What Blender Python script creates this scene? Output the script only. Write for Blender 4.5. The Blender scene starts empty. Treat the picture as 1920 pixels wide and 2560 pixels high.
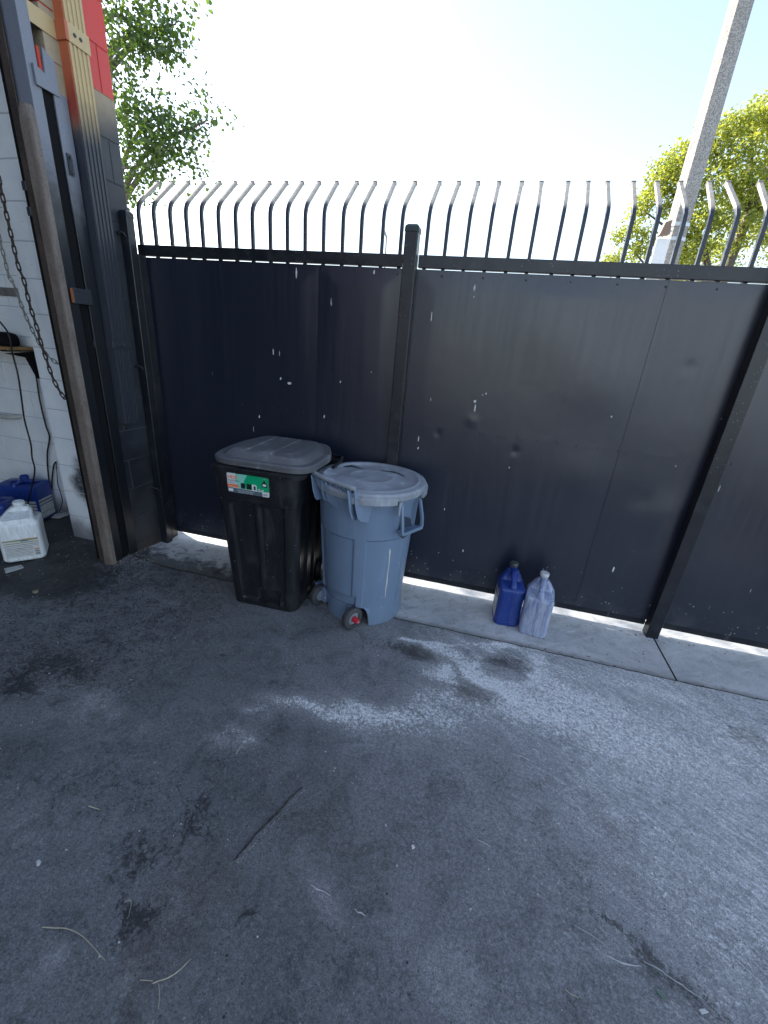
import bpy, bmesh, math, random
from mathutils import Vector, Matrix, noise
random.seed(7)
R_ = math.radians
scene = bpy.context.scene
# ------------------------------------------------------------ camera, sky, sun, exposure
CAM = Vector((0.0, 0.0, 1.585)); YAW, PITCH, ROLL, FPX = -0.224944, 0.379584, -0.0835934, 1046.0
fw = Vector((math.sin(YAW)*math.cos(PITCH), math.cos(YAW)*math.cos(PITCH), -math.sin(PITCH)))
rt = Vector((math.cos(YAW), -math.sin(YAW), 0)); dn = fw.cross(rt)
rt2 = rt*math.cos(ROLL) + dn*math.sin(ROLL); dn2 = dn*math.cos(ROLL) - rt*math.sin(ROLL)
cd = bpy.data.cameras.new('camera'); cam = bpy.data.objects.new('camera', cd); scene.collection.objects.link(cam)
m = Matrix((rt2, -dn2, -fw)).transposed().to_4x4(); m.translation = CAM
cam.matrix_world = m
cd.sensor_fit = 'AUTO'; cd.sensor_width = 36; cd.lens = FPX/2560*36; cd.clip_start = 0.02; cd.clip_end = 3000
scene.camera = cam
scene.render.resolution_x = 768; scene.render.resolution_y = 1024
SUN_EL = R_(29); SUN_AZ = Vector((-0.93, 0.37))
world = bpy.data.worlds.new('World'); scene.world = world; world.use_nodes = True
wn = world.node_tree.nodes; wl = world.node_tree.links
sky = wn.new('ShaderNodeTexSky'); sky.sky_type = 'NISHITA'; sky.sun_disc = False
sky.sun_elevation = SUN_EL; sky.sun_rotation = math.atan2(SUN_AZ.x, SUN_AZ.y)
sky.air_density = 1.0; sky.dust_density = .8; sky.ozone_density = 1.3
bg = wn['Background']; bg.inputs['Strength'].default_value = 0.13
hs = wn.new('ShaderNodeHueSaturation'); hs.inputs['Saturation'].default_value = .80; wl.new(sky.outputs[0], hs.inputs['Color']); wl.new(hs.outputs[0], bg.inputs[0])
sd = bpy.data.lights.new('sun', 'SUN'); sd.energy = 5.0; sd.angle = R_(0.5); sd.color = (1, 0.93, 0.82)
sun = bpy.data.objects.new('sun', sd); scene.collection.objects.link(sun)
sv = Vector((SUN_AZ.x, SUN_AZ.y, 0)).normalized()*math.cos(SUN_EL) + Vector((0, 0, math.sin(SUN_EL)))
sun.rotation_euler = sv.to_track_quat('Z', 'Y').to_euler(); sun.location = (-20, 20, 30)
scene.view_settings.view_transform = 'Standard'; scene.view_settings.look = 'None'
scene.view_settings.exposure = 1.78; scene.view_settings.gamma = 1

SURVEY = Vector((0.0, 0.0, 1.585))
def at(u, v, x=None, y=None, z=None):
    """point of a physical plane (x=, y= or z=) seen along a direction measured from the survey photo"""
    d = rt2*((u-960)/FPX) + dn2*((v-1280)/FPX) + fw
    if x is not None: t = (x-SURVEY.x)/d.x
    elif y is not None: t = (y-SURVEY.y)/d.y
    else: t = (z-SURVEY.z)/d.z
    return SURVEY + d*t
# ------------------------------------------------------------ helpers
col = scene.collection
def tag(o, label=None, cat=None, group=None, kind=None):
    if label: o['label'] = label
    if cat: o['category'] = cat
    if group: o['group'] = group
    if kind: o['kind'] = kind
    return o
ORG = {}
def thing(name, label, cat, loc=(0, 0, 0), rz=0, group=None, rx=0, ry=0):
    o = bpy.data.objects.new(name, None); col.objects.link(o); o.location = loc; o.rotation_euler = (rx, ry, rz)
    o.empty_display_size = .1; ORG[o.name] = Vector(loc)
    return tag(o, label, cat, group)
class MB:
    def __init__(s): s.v = []; s.f = []
    def add(s, vs, fs):
        n = len(s.v); s.v += [Vector(v) for v in vs]; s.f += [tuple(i+n for i in f) for f in fs]; return s
    def box(s, x0, x1, y0, y1, z0, z1):
        vs = [(x, y, z) for z in (z0, z1) for y in (y0, y1) for x in (x0, x1)]
        return s.add(vs, [(0, 2, 3, 1), (4, 5, 7, 6), (0, 1, 5, 4), (2, 6, 7, 3), (0, 4, 6, 2), (1, 3, 7, 5)])
    def obox(s, c, ax, ay, az, h):
        c = Vector(c); ax = Vector(ax).normalized(); ay = Vector(ay).normalized(); az = Vector(az).normalized()
        vs = [c+ax*(h[0]*i)+ay*(h[1]*j)+az*(h[2]*k) for k in (-1, 1) for j in (-1, 1) for i in (-1, 1)]
        return s.add(vs, [(0, 2, 3, 1), (4, 5, 7, 6), (0, 1, 5, 4), (2, 6, 7, 3), (0, 4, 6, 2), (1, 3, 7, 5)])
    def loft(s, rings, cap0=True, cap1=True, closed=True):
        n = len(rings[0]); b = len(s.v)
        for r in rings: s.v += [Vector(p) for p in r]
        for i in range(len(rings)-1):
            for j in range(n if closed else n-1):
                k = (j+1) % n
                s.f.append((b+i*n+j, b+i*n+k, b+(i+1)*n+k, b+(i+1)*n+j))
        if cap0: s.f.append(tuple(b+j for j in reversed(range(n))))
        if cap1: s.f.append(tuple(b+(len(rings)-1)*n+j for j in range(n)))
        return s
    def tube(s, pts, r, n=8, sq=False, cap=True):
        pts = [Vector(p) for p in pts]; rings = []; up = None
        for i, p in enumerate(pts):
            t = (pts[min(i+1, len(pts)-1)] - pts[max(i-1, 0)]).normalized()
            if up is None:
                up = Vector((0, 0, 1)) if abs(t.z) < .9 else Vector((1, 0, 0))
            a = t.cross(up).normalized(); b = a.cross(t).normalized(); up = b
            rr = r[i] if isinstance(r, (list, tuple)) else r
            if sq: ring = [p+a*(rr*x)+b*(rr*y) for x, y in ((1, 1), (-1, 1), (-1, -1), (1, -1))]
            else: ring = [p+a*(rr*math.cos(2*math.pi*k/n))-b*(rr*math.sin(2*math.pi*k/n)) for k in range(n)]
            rings.append(ring)
        return s.loft(rings, cap, cap)
    def lathe(s, prof, n=48, c=(0, 0, 0), axis='z', cap0=False, cap1=False):
        rings = []
        for r, z in prof:
            ring = []
            for k in range(n):
                a = 2*math.pi*k/n; x, y = r*math.cos(a), r*math.sin(a)
                if axis == 'z': p = (x, y, z)
                elif axis == 'x': p = (z, x, y)
                else: p = (y, z, x)
                ring.append(Vector(c)+Vector(p))
            rings.append(ring)
        return s.loft(rings, cap0, cap1)
    def build(s, name, mat, parent=None, smooth=False, bevel=0, local=False, seg=2, sub=0, kind=None, label=None, fix=True):
        me = bpy.data.meshes.new(name)
        off = Vector((0, 0, 0))
        if parent is not None and not local: off = ORG[parent.name]
        me.from_pydata([v-off for v in s.v], [], s.f)
        if fix:
            bm = bmesh.new(); bm.from_mesh(me); bmesh.ops.recalc_face_normals(bm, faces=bm.faces); bm.to_mesh(me); bm.free()
        o = bpy.data.objects.new(name, me); col.objects.link(o)
        me.materials.append(mat)
        if smooth:
            for p in me.polygons: p.use_smooth = True
            md = o.modifiers.new('es', 'EDGE_SPLIT'); md.split_angle = R_(38) if smooth is True else R_(smooth)
        if bevel:
            md = o.modifiers.new('bev', 'BEVEL'); md.width = bevel; md.segments = seg; md.limit_method = 'ANGLE'; md.angle_limit = R_(40)
            md.harden_normals = False
            for p in me.polygons: p.use_smooth = True
            md = o.modifiers.new('wn', 'WEIGHTED_NORMAL'); md.weight = 100; md.keep_sharp = True
        if sub:
            md = o.modifiers.new('sub', 'SUBSURF'); md.levels = sub; md.render_levels = sub
        if parent is not None:
            o.parent = parent; ORG[o.name] = off if not local else Vector((0, 0, 0))
        if kind: o['kind'] = kind
        if label: o['label'] = label
        return o
def smooth_path(pts, n=6):
    pts = [Vector(p) for p in pts]; P = [pts[0]]+pts+[pts[-1]]; out = []
    for i in range(1, len(P)-2):
        for k in range(n):
            t = k/n; a, b, c, d = P[i-1], P[i], P[i+1], P[i+2]
            out.append(.5*((2*b)+(c-a)*t+(2*a-5*b+4*c-d)*t*t+(3*b-a-3*c+d)*t**3))
    out.append(pts[-1]); return out
# ------------------------------------------------------------ node helpers
class NT:
    def __init__(s, name):
        s.m = bpy.data.materials.new(name); s.m.use_nodes = True; s.t = s.m.node_tree
        s.b = s.t.nodes['Principled BSDF']; s.out = s.t.nodes['Material Output']
    def n(s, typ, **k):
        o = s.t.nodes.new('ShaderNode'+typ)
        for a, b in k.items():
            if a.startswith('_'): setattr(o, a[1:], b)
            else:
                a = a.replace('__', ' ')
                s.set(o.inputs[int(a[1:]) if a[0] == 'i' and a[1:].isdigit() else a], b)
        return o
    def set(s, inp, val):
        if hasattr(val, 'is_output'): s.t.links.new(val, inp)
        elif isinstance(val, tuple) and len(val) == 3 and inp.type == 'RGBA': inp.default_value = (*val, 1)
        else: inp.default_value = val
    def pos(s):
        return s.n('NewGeometry').outputs['Position']
    def obj(s): return s.n('TexCoord').outputs['Object']
    def noise(s, vec, scale, detail=4, rough=.55, dist=0, sc=None):
        if sc is not None:
            mp = s.n('Mapping', Vector=vec, Scale=sc); vec = mp.outputs[0]
        return s.n('TexNoise', Vector=vec, Scale=scale, Detail=detail, Roughness=rough, Distortion=dist).outputs[0]
    def vor(s, vec, scale, feat='F1', sc=None, out=0):
        if sc is not None:
            mp = s.n('Mapping', Vector=vec, Scale=sc); vec = mp.outputs[0]
        return s.n('TexVoronoi', _feature=feat, Vector=vec, Scale=scale).outputs[out]
    def ramp(s, fac, a, b, c0=0., c1=1.):
        return s.n('MapRange', Value=fac, i1=a, i2=b, i3=c0, i4=c1, _clamp=True, _interpolation_type='SMOOTHSTEP').outputs[0]
    def math(s, op, a, b=0., clamp=False):
        return s.n('Math', i0=a, i1=b, _operation=op, _use_clamp=clamp).outputs[0]
    def mix(s, fac, a, b, mode='MIX'):
        o = s.n('Mix', _data_type='RGBA', _blend_type=mode)
        s.set(o.inputs[0], fac); s.set(o.inputs[6], a); s.set(o.inputs[7], b); return o.outputs[2]
    def sep(s, v): return s.n('SeparateXYZ', i0=v).outputs
    def bump(s, h, strength=.3, dist=.01, nrm=None):
        o = s.n('Bump', Height=h, Strength=strength, Distance=dist)
        if nrm is not None: s.set(o.inputs['Normal'], nrm)
        return o.outputs[0]
    def fin(s, color=None, rough=None, nrm=None, metal=None, spec=None):
        if color is not None: s.set(s.b.inputs['Base Color'], color)
        if rough is not None: s.set(s.b.inputs['Roughness'], rough)
        if nrm is not None: s.set(s.b.inputs['Normal'], nrm)
        if metal is not None: s.set(s.b.inputs['Metallic'], metal)
        if spec is not None: s.set(s.b.inputs['Specular IOR Level'], spec)
        return s.m
M = {}
# generic painted / dusty surface
def dusty(name, base, dust=(.3, .3, .3), amt=.25, rough=.5, sc=18, speck=0, bump=.1, rvar=.15, spec=.5, metal=0, streak=False, speckcol=(.6, .6, .6)):
    t = NT(name); p = t.obj()
    n1 = t.noise(p, sc, 6, .65, .4, sc=(1, 1, .25) if streak else None); n2 = t.noise(p, sc*6, 3)
    f = t.math('MULTIPLY', t.ramp(n1, .45, .75), amt)
    c = t.mix(f, base, dust)
    c = t.mix(t.ramp(n2, .35, .7, 0, .25), c, tuple(x*.55 for x in base))
    if speck:
        v = t.vor(p, 55); w = t.noise(p, 6, 2)
        k = t.math('MULTIPLY', t.ramp(v, .10, .16, 1, 0), t.ramp(w, .5, .62))
        c = t.mix(t.math('MULTIPLY', k, speck), c, speckcol)
    r = t.ramp(n1, .3, .8, max(rough-rvar, .05), min(rough+rvar, 1))
    return t.fin(c, r, t.bump(t.math('ADD', n2, n1), bump, .004), metal, spec)
def flat(name, c, rough=.6, spec=.4):
    t = NT(name); p = t.obj(); n = t.noise(p, 60, 3)
    return t.fin(t.mix(t.ramp(n, .3, .8, 0, .25), c, tuple(x*.7 for x in c)), rough, None, 0, spec)

# ------------------------------------------------------------ GROUND
def gpt(u, v): p = at(u*1.15733, v*1.15733, z=0); return p.x, p.y
BL = {'chalk': [], 'oil': [], 'warm': []}
def blob(k, u, v, rx, ry, amp, ang=0): x, y = gpt(u, v); BL[k].append((x, y, rx, ry, amp, math.cos(R_(ang)), math.sin(R_(ang))))
for b in [(600,1508,.09,.03,.85),(560,1530,.06,.025,.8),(520,1572,.06,.022,.8),(480,1592,.06,.022,.75),(660,1520,.10,.035,.9),(720,1545,.10,.04,.9),(540,1600,.05,.02,.8),
          (790,1542,.10,.05,.85),(760,1520,.08,.03,.6),(860,1560,.11,.06,.8),(830,1595,.07,.03,.4),(950,1545,.14,.07,.8),(905,1510,.07,.03,.5),
          (965,1500,.12,.04,.7),(940,1455,.10,.035,.95),(950,1400,.17,.035,.95),(1015,1385,.12,.025,.9),(1010,1440,.12,.035,.98),(1080,1490,.14,.04,.95),(975,1420,.1,.03,.9),(1090,1395,.12,.02,.95),(1160,1430,.05,.04,.95),(1180,1470,.06,.04,.9),(900,1385,.12,.015,.8),
          (1150,1460,.06,.04,.7),(1140,1415,.06,.03,.6),(1080,1395,.07,.015,.8),(1130,1530,.14,.06,.75),(1180,1500,.12,.05,.6),(1040,1540,.12,.05,.55),
          (1250,1500,.20,.07,.72),(1330,1540,.22,.08,.5),(1250,1570,.2,.08,.55),(1400,1620,.25,.12,.50),(1490,1660,.20,.10,.35),(1330,1660,.16,.07,.45),
          (1450,1500,.22,.05,.6),(1560,1560,.2,.09,.62),(1640,1640,.2,.12,.6),(1600,1500,.2,.05,.6),(1230,1455,.15,.03,.7),(1380,1480,.25,.04,.65),
          (1550,1800,.22,.14,.35),(1450,1930,.16,.10,.40),(1380,1850,.16,.10,.28),(1500,2050,.14,.08,.33),(1200,1780,.25,.12,.18),(1620,1950,.15,.12,.3),
          (200,1505,.05,.03,.6),(240,1545,.03,.03,.6),(215,1530,.05,.02,.5),(320,1575,.05,.03,.4),(110,1495,.06,.03,.4),(150,1540,.08,.02,.3),
          (1050,1320,.3,.03,.25),(960,2130,.10,.02,.55,-30),(1000,2090,.05,.02,.5),(700,1930,.08,.015,.45,-30),(95,2080,.02,.02,.7),(270,2120,.02,.02,.5),
          (1550,1650,.70,.40,.34),(1380,1580,.60,.20,.32),(1180,1540,.35,.09,.45),(900,1560,.3,.07,.35),(1340,2080,.03,.01,.7),(560,1260,.06,.02,.2),(800,1310,.05,.03,.2),(60,1780,.05,.05,.25),(370,1300,.04,.02,.3)]: blob('chalk', *b)
for i_ in range(16):
    a_ = 2*math.pi*i_/16; blob('chalk', 1102+72*math.cos(a_), 1432+44*math.sin(a_), .032, .018, .95)
for i_ in range(8): blob('chalk', 1000+16*i_, 1450+9*i_, .035, .018, 1.0)
for i_ in range(7): blob('chalk', 870+22*i_, 1384+1.5*i_, .03, .010, 1.0)
for i_ in range(6): blob('chalk', 930+8*i_, 1400+14*i_, .035, .016, 1.0)
for b in [(1085,1430,.085,.035,1.0),(1120,1445,.05,.03,.9),(1030,1490,.10,.04,.9),(1060,1510,.06,.03,.5),(930,1420,.14,.04,.9),(850,1400,.2,.06,.4),(1125,1520,.05,.03,.5),
          (220,1385,.16,.05,.5),(130,1420,.14,.04,.5),(60,1440,.14,.05,.5),(40,1480,.12,.05,.6),(90,1500,.14,.03,.45),(160,1450,.16,.05,.45),(280,1350,.14,.04,.4),
          (480,1420,.02,.02,.9),(545,1420,.18,.05,.3),(600,1470,.2,.04,.35),(700,1340,.25,.08,.3),(100,1230,.45,.22,1.3),(200,1160,.25,.12,1.3),(170,1180,.2,.1,1.0),(60,1270,.22,.06,.9),
          (380,1240,.18,.05,.4),(300,1200,.1,.05,.4),(480,1240,.15,.05,.4),(300,1980,.07,.03,.6),(280,2010,.04,.03,.6),(535,1985,.03,.02,.6),(290,1850,.06,.04,.4),
          (420,1780,.05,.05,.5),(480,1650,.06,.04,.4),(570,1600,.04,.02,.6),(350,2050,.6,.35,.10),(350,1850,.3,.12,.12),(200,1700,.4,.15,.3),(1630,1440,.05,.03,.2),(1480,1730,.12,.03,.35,-30),
          (1590,1590,.06,.03,.5),(1640,1600,.06,.05,.6),(1240,1880,.12,.03,.3,-25),(1400,2080,.25,.015,.5,-22),(1500,2150,.2,.02,.4,-22),(780,2080,.2,.1,.2),
          (620,1230,.1,.06,.5),(430,1190,.06,.02,.6),(600,1290,.2,.05,.5)]: blob('oil', *b)
for b in [(1085,1430,.10,.04,.7),(1040,1495,.12,.05,.7),(1120,1520,.07,.04,.5),(430,1900,.15,.10,.45),(300,2100,.12,.08,.35),(1320,1790,.08,.03,.6,-25),(1360,1900,.06,.04,.35),
          (1650,1610,.08,.08,.7),(150,1440,.3,.1,.25),(750,1830,.2,.1,.25),(330,1195,.08,.03,.8),(1480,1520,.1,.04,.3),(640,1700,.2,.1,.2)]: blob('warm', *b)
def bv(k, x, y):
    s = 0; kx, ky = (1.15, 1.40) if k == 'chalk' else (1.1, 1.2)
    for (bx, by, rx, ry, a, c, sn) in BL[k]:
        rx *= kx; ry *= ky
        if abs(x-bx) > 3.2*max(rx, ry) or abs(y-by) > 3.2*max(rx, ry): continue
        dx, dy = x-bx, y-by; ex = (dx*c+dy*sn)/rx; ey = (-dx*sn+dy*c)/ry; q = ex*ex+ey*ey
        if q < 9: e = a*math.exp(-q*.8); s = s+e-s*e*.9
    return s
def gheight(x, y):
    h = .004*noise.noise(Vector((x*1.3, y*1.3, 0)))+.0018*noise.noise(Vector((x*6, y*6, 3)))
    d = math.hypot(x+2.44, (y-2.15)*1.2)
    h += .052*max(0, 1-d/.42)**1.3
    h = h*min(1, 1)
    return h
def sheet(name, x0, x1, y0, y1, step, mat, z=0, hf=gheight, y1f=None):
    nx = int((x1-x0)/step)+1; ny = int((y1-y0)/step)+1; vs = []; at_ = {'chalk': [], 'oil': [], 'warm': []}
    for j in range(ny):
        for i in range(nx):
            x = x0+(x1-x0)*i/(nx-1); y = y0+(y1-y0)*j/(ny-1)
            if j in (0, ny-1) and abs(y-YJ) < .03: y += .005*noise.noise(Vector((x*11, 0, 2)))+.0025*noise.noise(Vector((x*40, j, 2)))
            vs.append((x, y, z+hf(x, y)))
            wx = x+.05*noise.noise(Vector((x*4, y*4, 1)))+.028*noise.noise(Vector((x*13, y*13, 1))); wy = y+.035*noise.noise(Vector((x*4, y*4, 7)))+.025*noise.noise(Vector((x*13, y*13, 7)))
            for k in at_: at_[k].append(bv(k, wx, wy))
    fs = [(j*nx+i, j*nx+i+1, (j+1)*nx+i+1, (j+1)*nx+i) for j in range(ny-1) for i in range(nx-1)]
    me = bpy.data.meshes.new(name); me.from_pydata(vs, [], fs); me.materials.append(mat)
    for k in at_:
        a = me.attributes.new(k, 'FLOAT', 'POINT'); a.data.foreach_set('value', at_[k])
    for p in me.polygons: p.use_smooth = True
    o = bpy.data.objects.new(name, me); col.objects.link(o); o['kind'] = 'structure'; return o

def ground_mat(name, base, base2, chalkc, apron=False):
    t = NT(name); p = t.pos(); x, y, z = t.sep(p)
    A = lambda k: t.n('Attribute', _attribute_name=k).outputs['Fac']
    mul = lambda a, b: t.math('MULTIPLY', a, b); add = lambda a, b: t.math('ADD', a, b); sub = lambda a, b: t.math('SUBTRACT', a, b)
    wp = t.n('VectorMath', i0=p, i1=t.n('TexNoise', Vector=p, Scale=7., Detail=4.).outputs[1], _operation='ADD').outputs[0]
    big = t.noise(p, 1.6, 6, .6, .6); mid = t.noise(p, 7, 10, .75, .9); mid2 = t.noise(wp, 21, 9, .8, .6); fine = t.noise(p, 75, 7, .82); grit = t.noise(p, 210, 4, .8)
    rot = t.n('Mapping', Vector=p, Rotation=(0, 0, R_(34))).outputs[0]
    strk = t.noise(rot, 18, 9, .82, 1.4, sc=(.5, 1.8, 1))
    c = t.mix(t.ramp(big, .3, .7), base, base2)
    wide = t.ramp(add(add(x, mul(y, .55)), mul(sub(big, .5), 1.2)), -.3, 2.3)
    c = t.mix(wide, c, tuple(min(1, q*1.75) for q in base2))
    c = t.mix(t.ramp(mid, .46, .66, 0, .75), c, t.mix(.5, c, (0, 0, 0)))
    c = t.mix(t.ramp(mid2, .52, .66, 0, .45), c, tuple(min(1, q*1.7) for q in base2))
    c = t.mix(t.ramp(strk, .54, .70, 0, .5), c, tuple(min(1, q*1.5) for q in base2))
    c = t.mix(mul(A('warm'), t.ramp(mid, .35, .65, .3, .9)), c, (.085, .060, .048))
    # dark oily grime: broken up by warped noise, small separate drops at its edge
    of = add(A('oil'), mul(sub(t.noise(wp, 11, 10, .78, .5), .53), 3.0))
    ofm = mul(t.ramp(of, .30, .58), t.ramp(A('oil'), .03, .18))
    c = t.mix(mul(ofm, .82), c, (.016, .016, .018))
    sk = t.noise(t.n('Mapping', Vector=wp, Rotation=(0, 0, R_(-24))).outputs[0], 16, 6, .7, .4, sc=(.6, 2.2, 1))
    sm = mul(t.ramp(sk, .515, .56), mul(t.ramp(add(x, mul(mid, .6)), -1.35, -.75, 1, 0), t.ramp(y, .85, 1.15)))
    c = t.mix(mul(sm, .75), c, (.022, .022, .024))
    # chalky residue
    cn = add(mul(mid2, .58), add(mul(t.noise(p, 48, 8, .85), .32), mul(fine, .10)))
    cf = add(mul(sub(A('chalk'), .80), .27), sub(cn, .505)); cf = add(cf, mul(sub(strk, .5), .12))
    cf = mul(mul(t.ramp(cf, -.012, .055), t.ramp(A('chalk'), .04, .30)), sub(1., mul(t.ramp(A('oil'), .35, .8), .8)))
    fl = add(add(mul(t.noise(wp, 60, 8, .85, .5), .55), mul(strk, .45)), sub(mul(wide, .10), .585))
    c = t.mix(mul(mul(t.ramp(fl, -.01, .05), t.ramp(wide, .1, .8)), .55), c, chalkc)
    c = t.mix(mul(A('chalk'), .20), c, chalkc)
    c = t.mix(mul(cf, .80), c, chalkc)
    # specks
    for (scl, thr, r1, colr, k_, off) in ((34., .80, .13, (.55, .55, .53), .9, 0.), (70., .90, .22, (.34, .34, .34), .6, 3.), (31., .91, .12, (.012, .012, .012), .85, 7.), (90., .86, .30, (.03, .03, .032), .55, 5.)):
        mp = t.n('Mapping', Vector=p, Rotation=(.3+off*.1, .2, off), Location=(off, off, off)).outputs[0]
        v = t.n('TexVoronoi', Vector=mp, Scale=scl); rn = t.sep(v.outputs[1])[0]
        sp = mul(t.math('LESS_THAN', v.outputs[0], t.ramp(rn, thr, 1., .0, r1)), t.math('GREATER_THAN', rn, thr))
        c = t.mix(mul(sp, k_), c, colr)
    g = mul(t.ramp(fine, .3, .7, .66, 1.36), t.ramp(grit, .3, .7, .62, 1.42))
    c = t.mix(1., c, t.n('CombineXYZ', i0=g, i1=g, i2=g).outputs[0], 'MULTIPLY')
    r = sub(t.ramp(mid, .3, .75, .66, .92), mul(ofm, .30))
    h = add(add(mul(fine, .8), mul(grit, .6)), add(mul(cf, .3), mul(strk, .6)))
    return t.fin(c, r, t.bump(h, .75, .007), 0, .35)
M['asphalt'] = ground_mat('oily worn pavement', (.112, .115, .119), (.172, .176, .181), (.86, .86, .85))
M['apron'] = ground_mat('pale concrete', (.25, .255, .26), (.33, .335, .33), (.48, .48, .48))
M['apron_dirty'] = M['apron']

YJ = 2.170
yard = sheet('yard_pavement', -2.9, 2.6, -.9, YJ-.0025, .0125, M['asphalt'])
# ------------------------------------------------------------ concrete apron in slabs (joints are real gaps)
def apron_mat():
    t = NT('concrete apron grimed'); p = t.pos(); x, y, z = t.sep(p)[0], t.sep(p)[1], t.sep(p)[2]
    big = t.noise(p, 2.5, 6, .6, .5); mid = t.noise(p, 14, 7, .7, .6); fine = t.noise(p, 110, 5, .7)
    rot = t.n('Mapping', Vector=p, Rotation=(0, 0, R_(-32))).outputs[0]
    strk = t.noise(rot, 12, 7, .75, .8, sc=(.3, 2.4, 1))
    c = t.mix(t.ramp(big, .3, .7), (.46, .465, .465), (.62, .62, .61))
    c = t.mix(t.ramp(mid, .42, .75, 0, .6), c, (.27, .27, .25))
    c = t.mix(t.ramp(strk, .5, .72, 0, .7), c, (.72, .72, .72))
    # grime creeping in from the yard on the left part
    g = t.math('ADD', t.math('MULTIPLY', t.math('ADD', x, .30), -2.2), t.math('MULTIPLY', t.math('SUBTRACT', mid, .5), 2.0))
    g2 = t.math('ADD', t.math('MULTIPLY', t.math('SUBTRACT', 2.52, y), 6.), t.math('MULTIPLY', t.math('SUBTRACT', mid, .55), 4.))
    gf = t.math('MULTIPLY', t.ramp(g, 0, .6), t.ramp(g2, .2, 1.6))
    c = t.mix(t.math('MULTIPLY', gf, .9), c, (.07, .071, .072))
    A = lambda k: t.n('Attribute', _attribute_name=k).outputs['Fac']
    c = t.mix(t.math('MULTIPLY', t.ramp(t.math('ADD', A('oil'), t.math('MULTIPLY', t.math('SUBTRACT', mid, .5), 2.)), .2, .6), t.math('MULTIPLY', t.ramp(A('oil'), .05, .3), .7)), c, (.05, .048, .045))
    c = t.mix(t.math('MULTIPLY', t.ramp(t.noise(p, 60, 8, .85), .45, .6), t.ramp(A('chalk'), .1, .6)), c, (.62, .62, .62))
    ed = t.ramp(t.math('ADD', t.math('SUBTRACT', y, 2.17), t.math('MULTIPLY', t.math('SUBTRACT', mid, .5), .12)), .0, .05, 1, 0)
    c = t.mix(t.math('MULTIPLY', ed, .55), c, (.10, .09, .07))
    v = t.n('TexVoronoi', Vector=p, Scale=30.); rn = t.sep(v.outputs[1])[0]
    sp = t.math('MULTIPLY', t.math('LESS_THAN', v.outputs[0], .13), t.math('GREATER_THAN', rn, .86))
    c = t.mix(t.math('MULTIPLY', sp, .7), c, (.05, .05, .045))
    c = t.mix(t.ramp(fine, .35, .7, 0, .35), c, t.mix(.5, c, (0, 0, 0)))
    h = t.math('ADD', t.math('MULTIPLY', fine, .7), t.math('MULTIPLY', strk, .8))
    return t.fin(c, t.ramp(mid, .3, .7, .75, .95), t.bump(h, .5, .004), 0, .3)
M['apronc'] = apron_mat()
def plain(x, y): return .003*noise.noise(Vector((x*1.3, y*1.3, 0)))+.0012*noise.noise(Vector((x*6, y*6, 3)))
def ap_h(x, y): return gheight(x, y)+.001
for i, (a, b) in enumerate(((-2.36, -1.28), (-1.272, 1.222), (1.232, 3.4))):
    sheet('concrete_apron', a, b, YJ+.0025, 3.05, .02, M['apronc'], 0, ap_h)
# big sheets
t = NT('dark joint dirt'); p = t.pos(); M['dirt'] = t.fin(t.mix(t.noise(p, 20, 4), (.02, .018, .015), (.06, .05, .035)), .95)
def big(name, x0, x1, y0, y1, z, mat):
    mb = MB(); mb.add([(x0, y0, z), (x1, y0, z), (x1, y1, z), (x0, y1, z)], [(0, 1, 2, 3)]); o = mb.build(name, mat); o['kind'] = 'structure'; return o
t = NT('far asphalt'); p = t.pos(); M['faras'] = t.fin(t.mix(t.ramp(t.noise(p, 3, 8, .7), .3, .7), (.05, .052, .055), (.085, .086, .088)), .85, t.bump(t.noise(p, 150, 4), .4, .01))
t = NT('sidewalk concrete'); p = t.pos(); M['walk'] = t.fin(t.mix(t.ramp(t.noise(p, 8, 8, .7), .3, .7), (.34, .33, .31), (.45, .44, .41)), .9, t.bump(t.noise(p, 150, 4), .3, .005))
t = NT('far ground'); p = t.pos(); M['field'] = t.fin(t.mix(t.ramp(t.noise(p, .05, 8, .7), .3, .7), (.13, .12, .10), (.2, .19, .17)), .95)
big('ground', -1500, 1500, -1500, 1500, -.16, M['field'])
mb = MB(); mb.box(-9, 9, -12, 3.06, -.14, -.014); o = mb.build('yard_base', M['faras']); o['kind'] = 'structure'
mb = MB(); mb.box(-30, 30, 3.062, 6.2, -.14, .001); o = mb.build('sidewalk', M['walk']); o['kind'] = 'structure'
big('road', -200, 200, 6.2, 16, -.13, M['faras'])
mb = MB(); mb.box(-30, 60, 16, 18.5, -.14, .001); o = mb.build('sidewalk', M['walk']); o['kind'] = 'structure'
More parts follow.
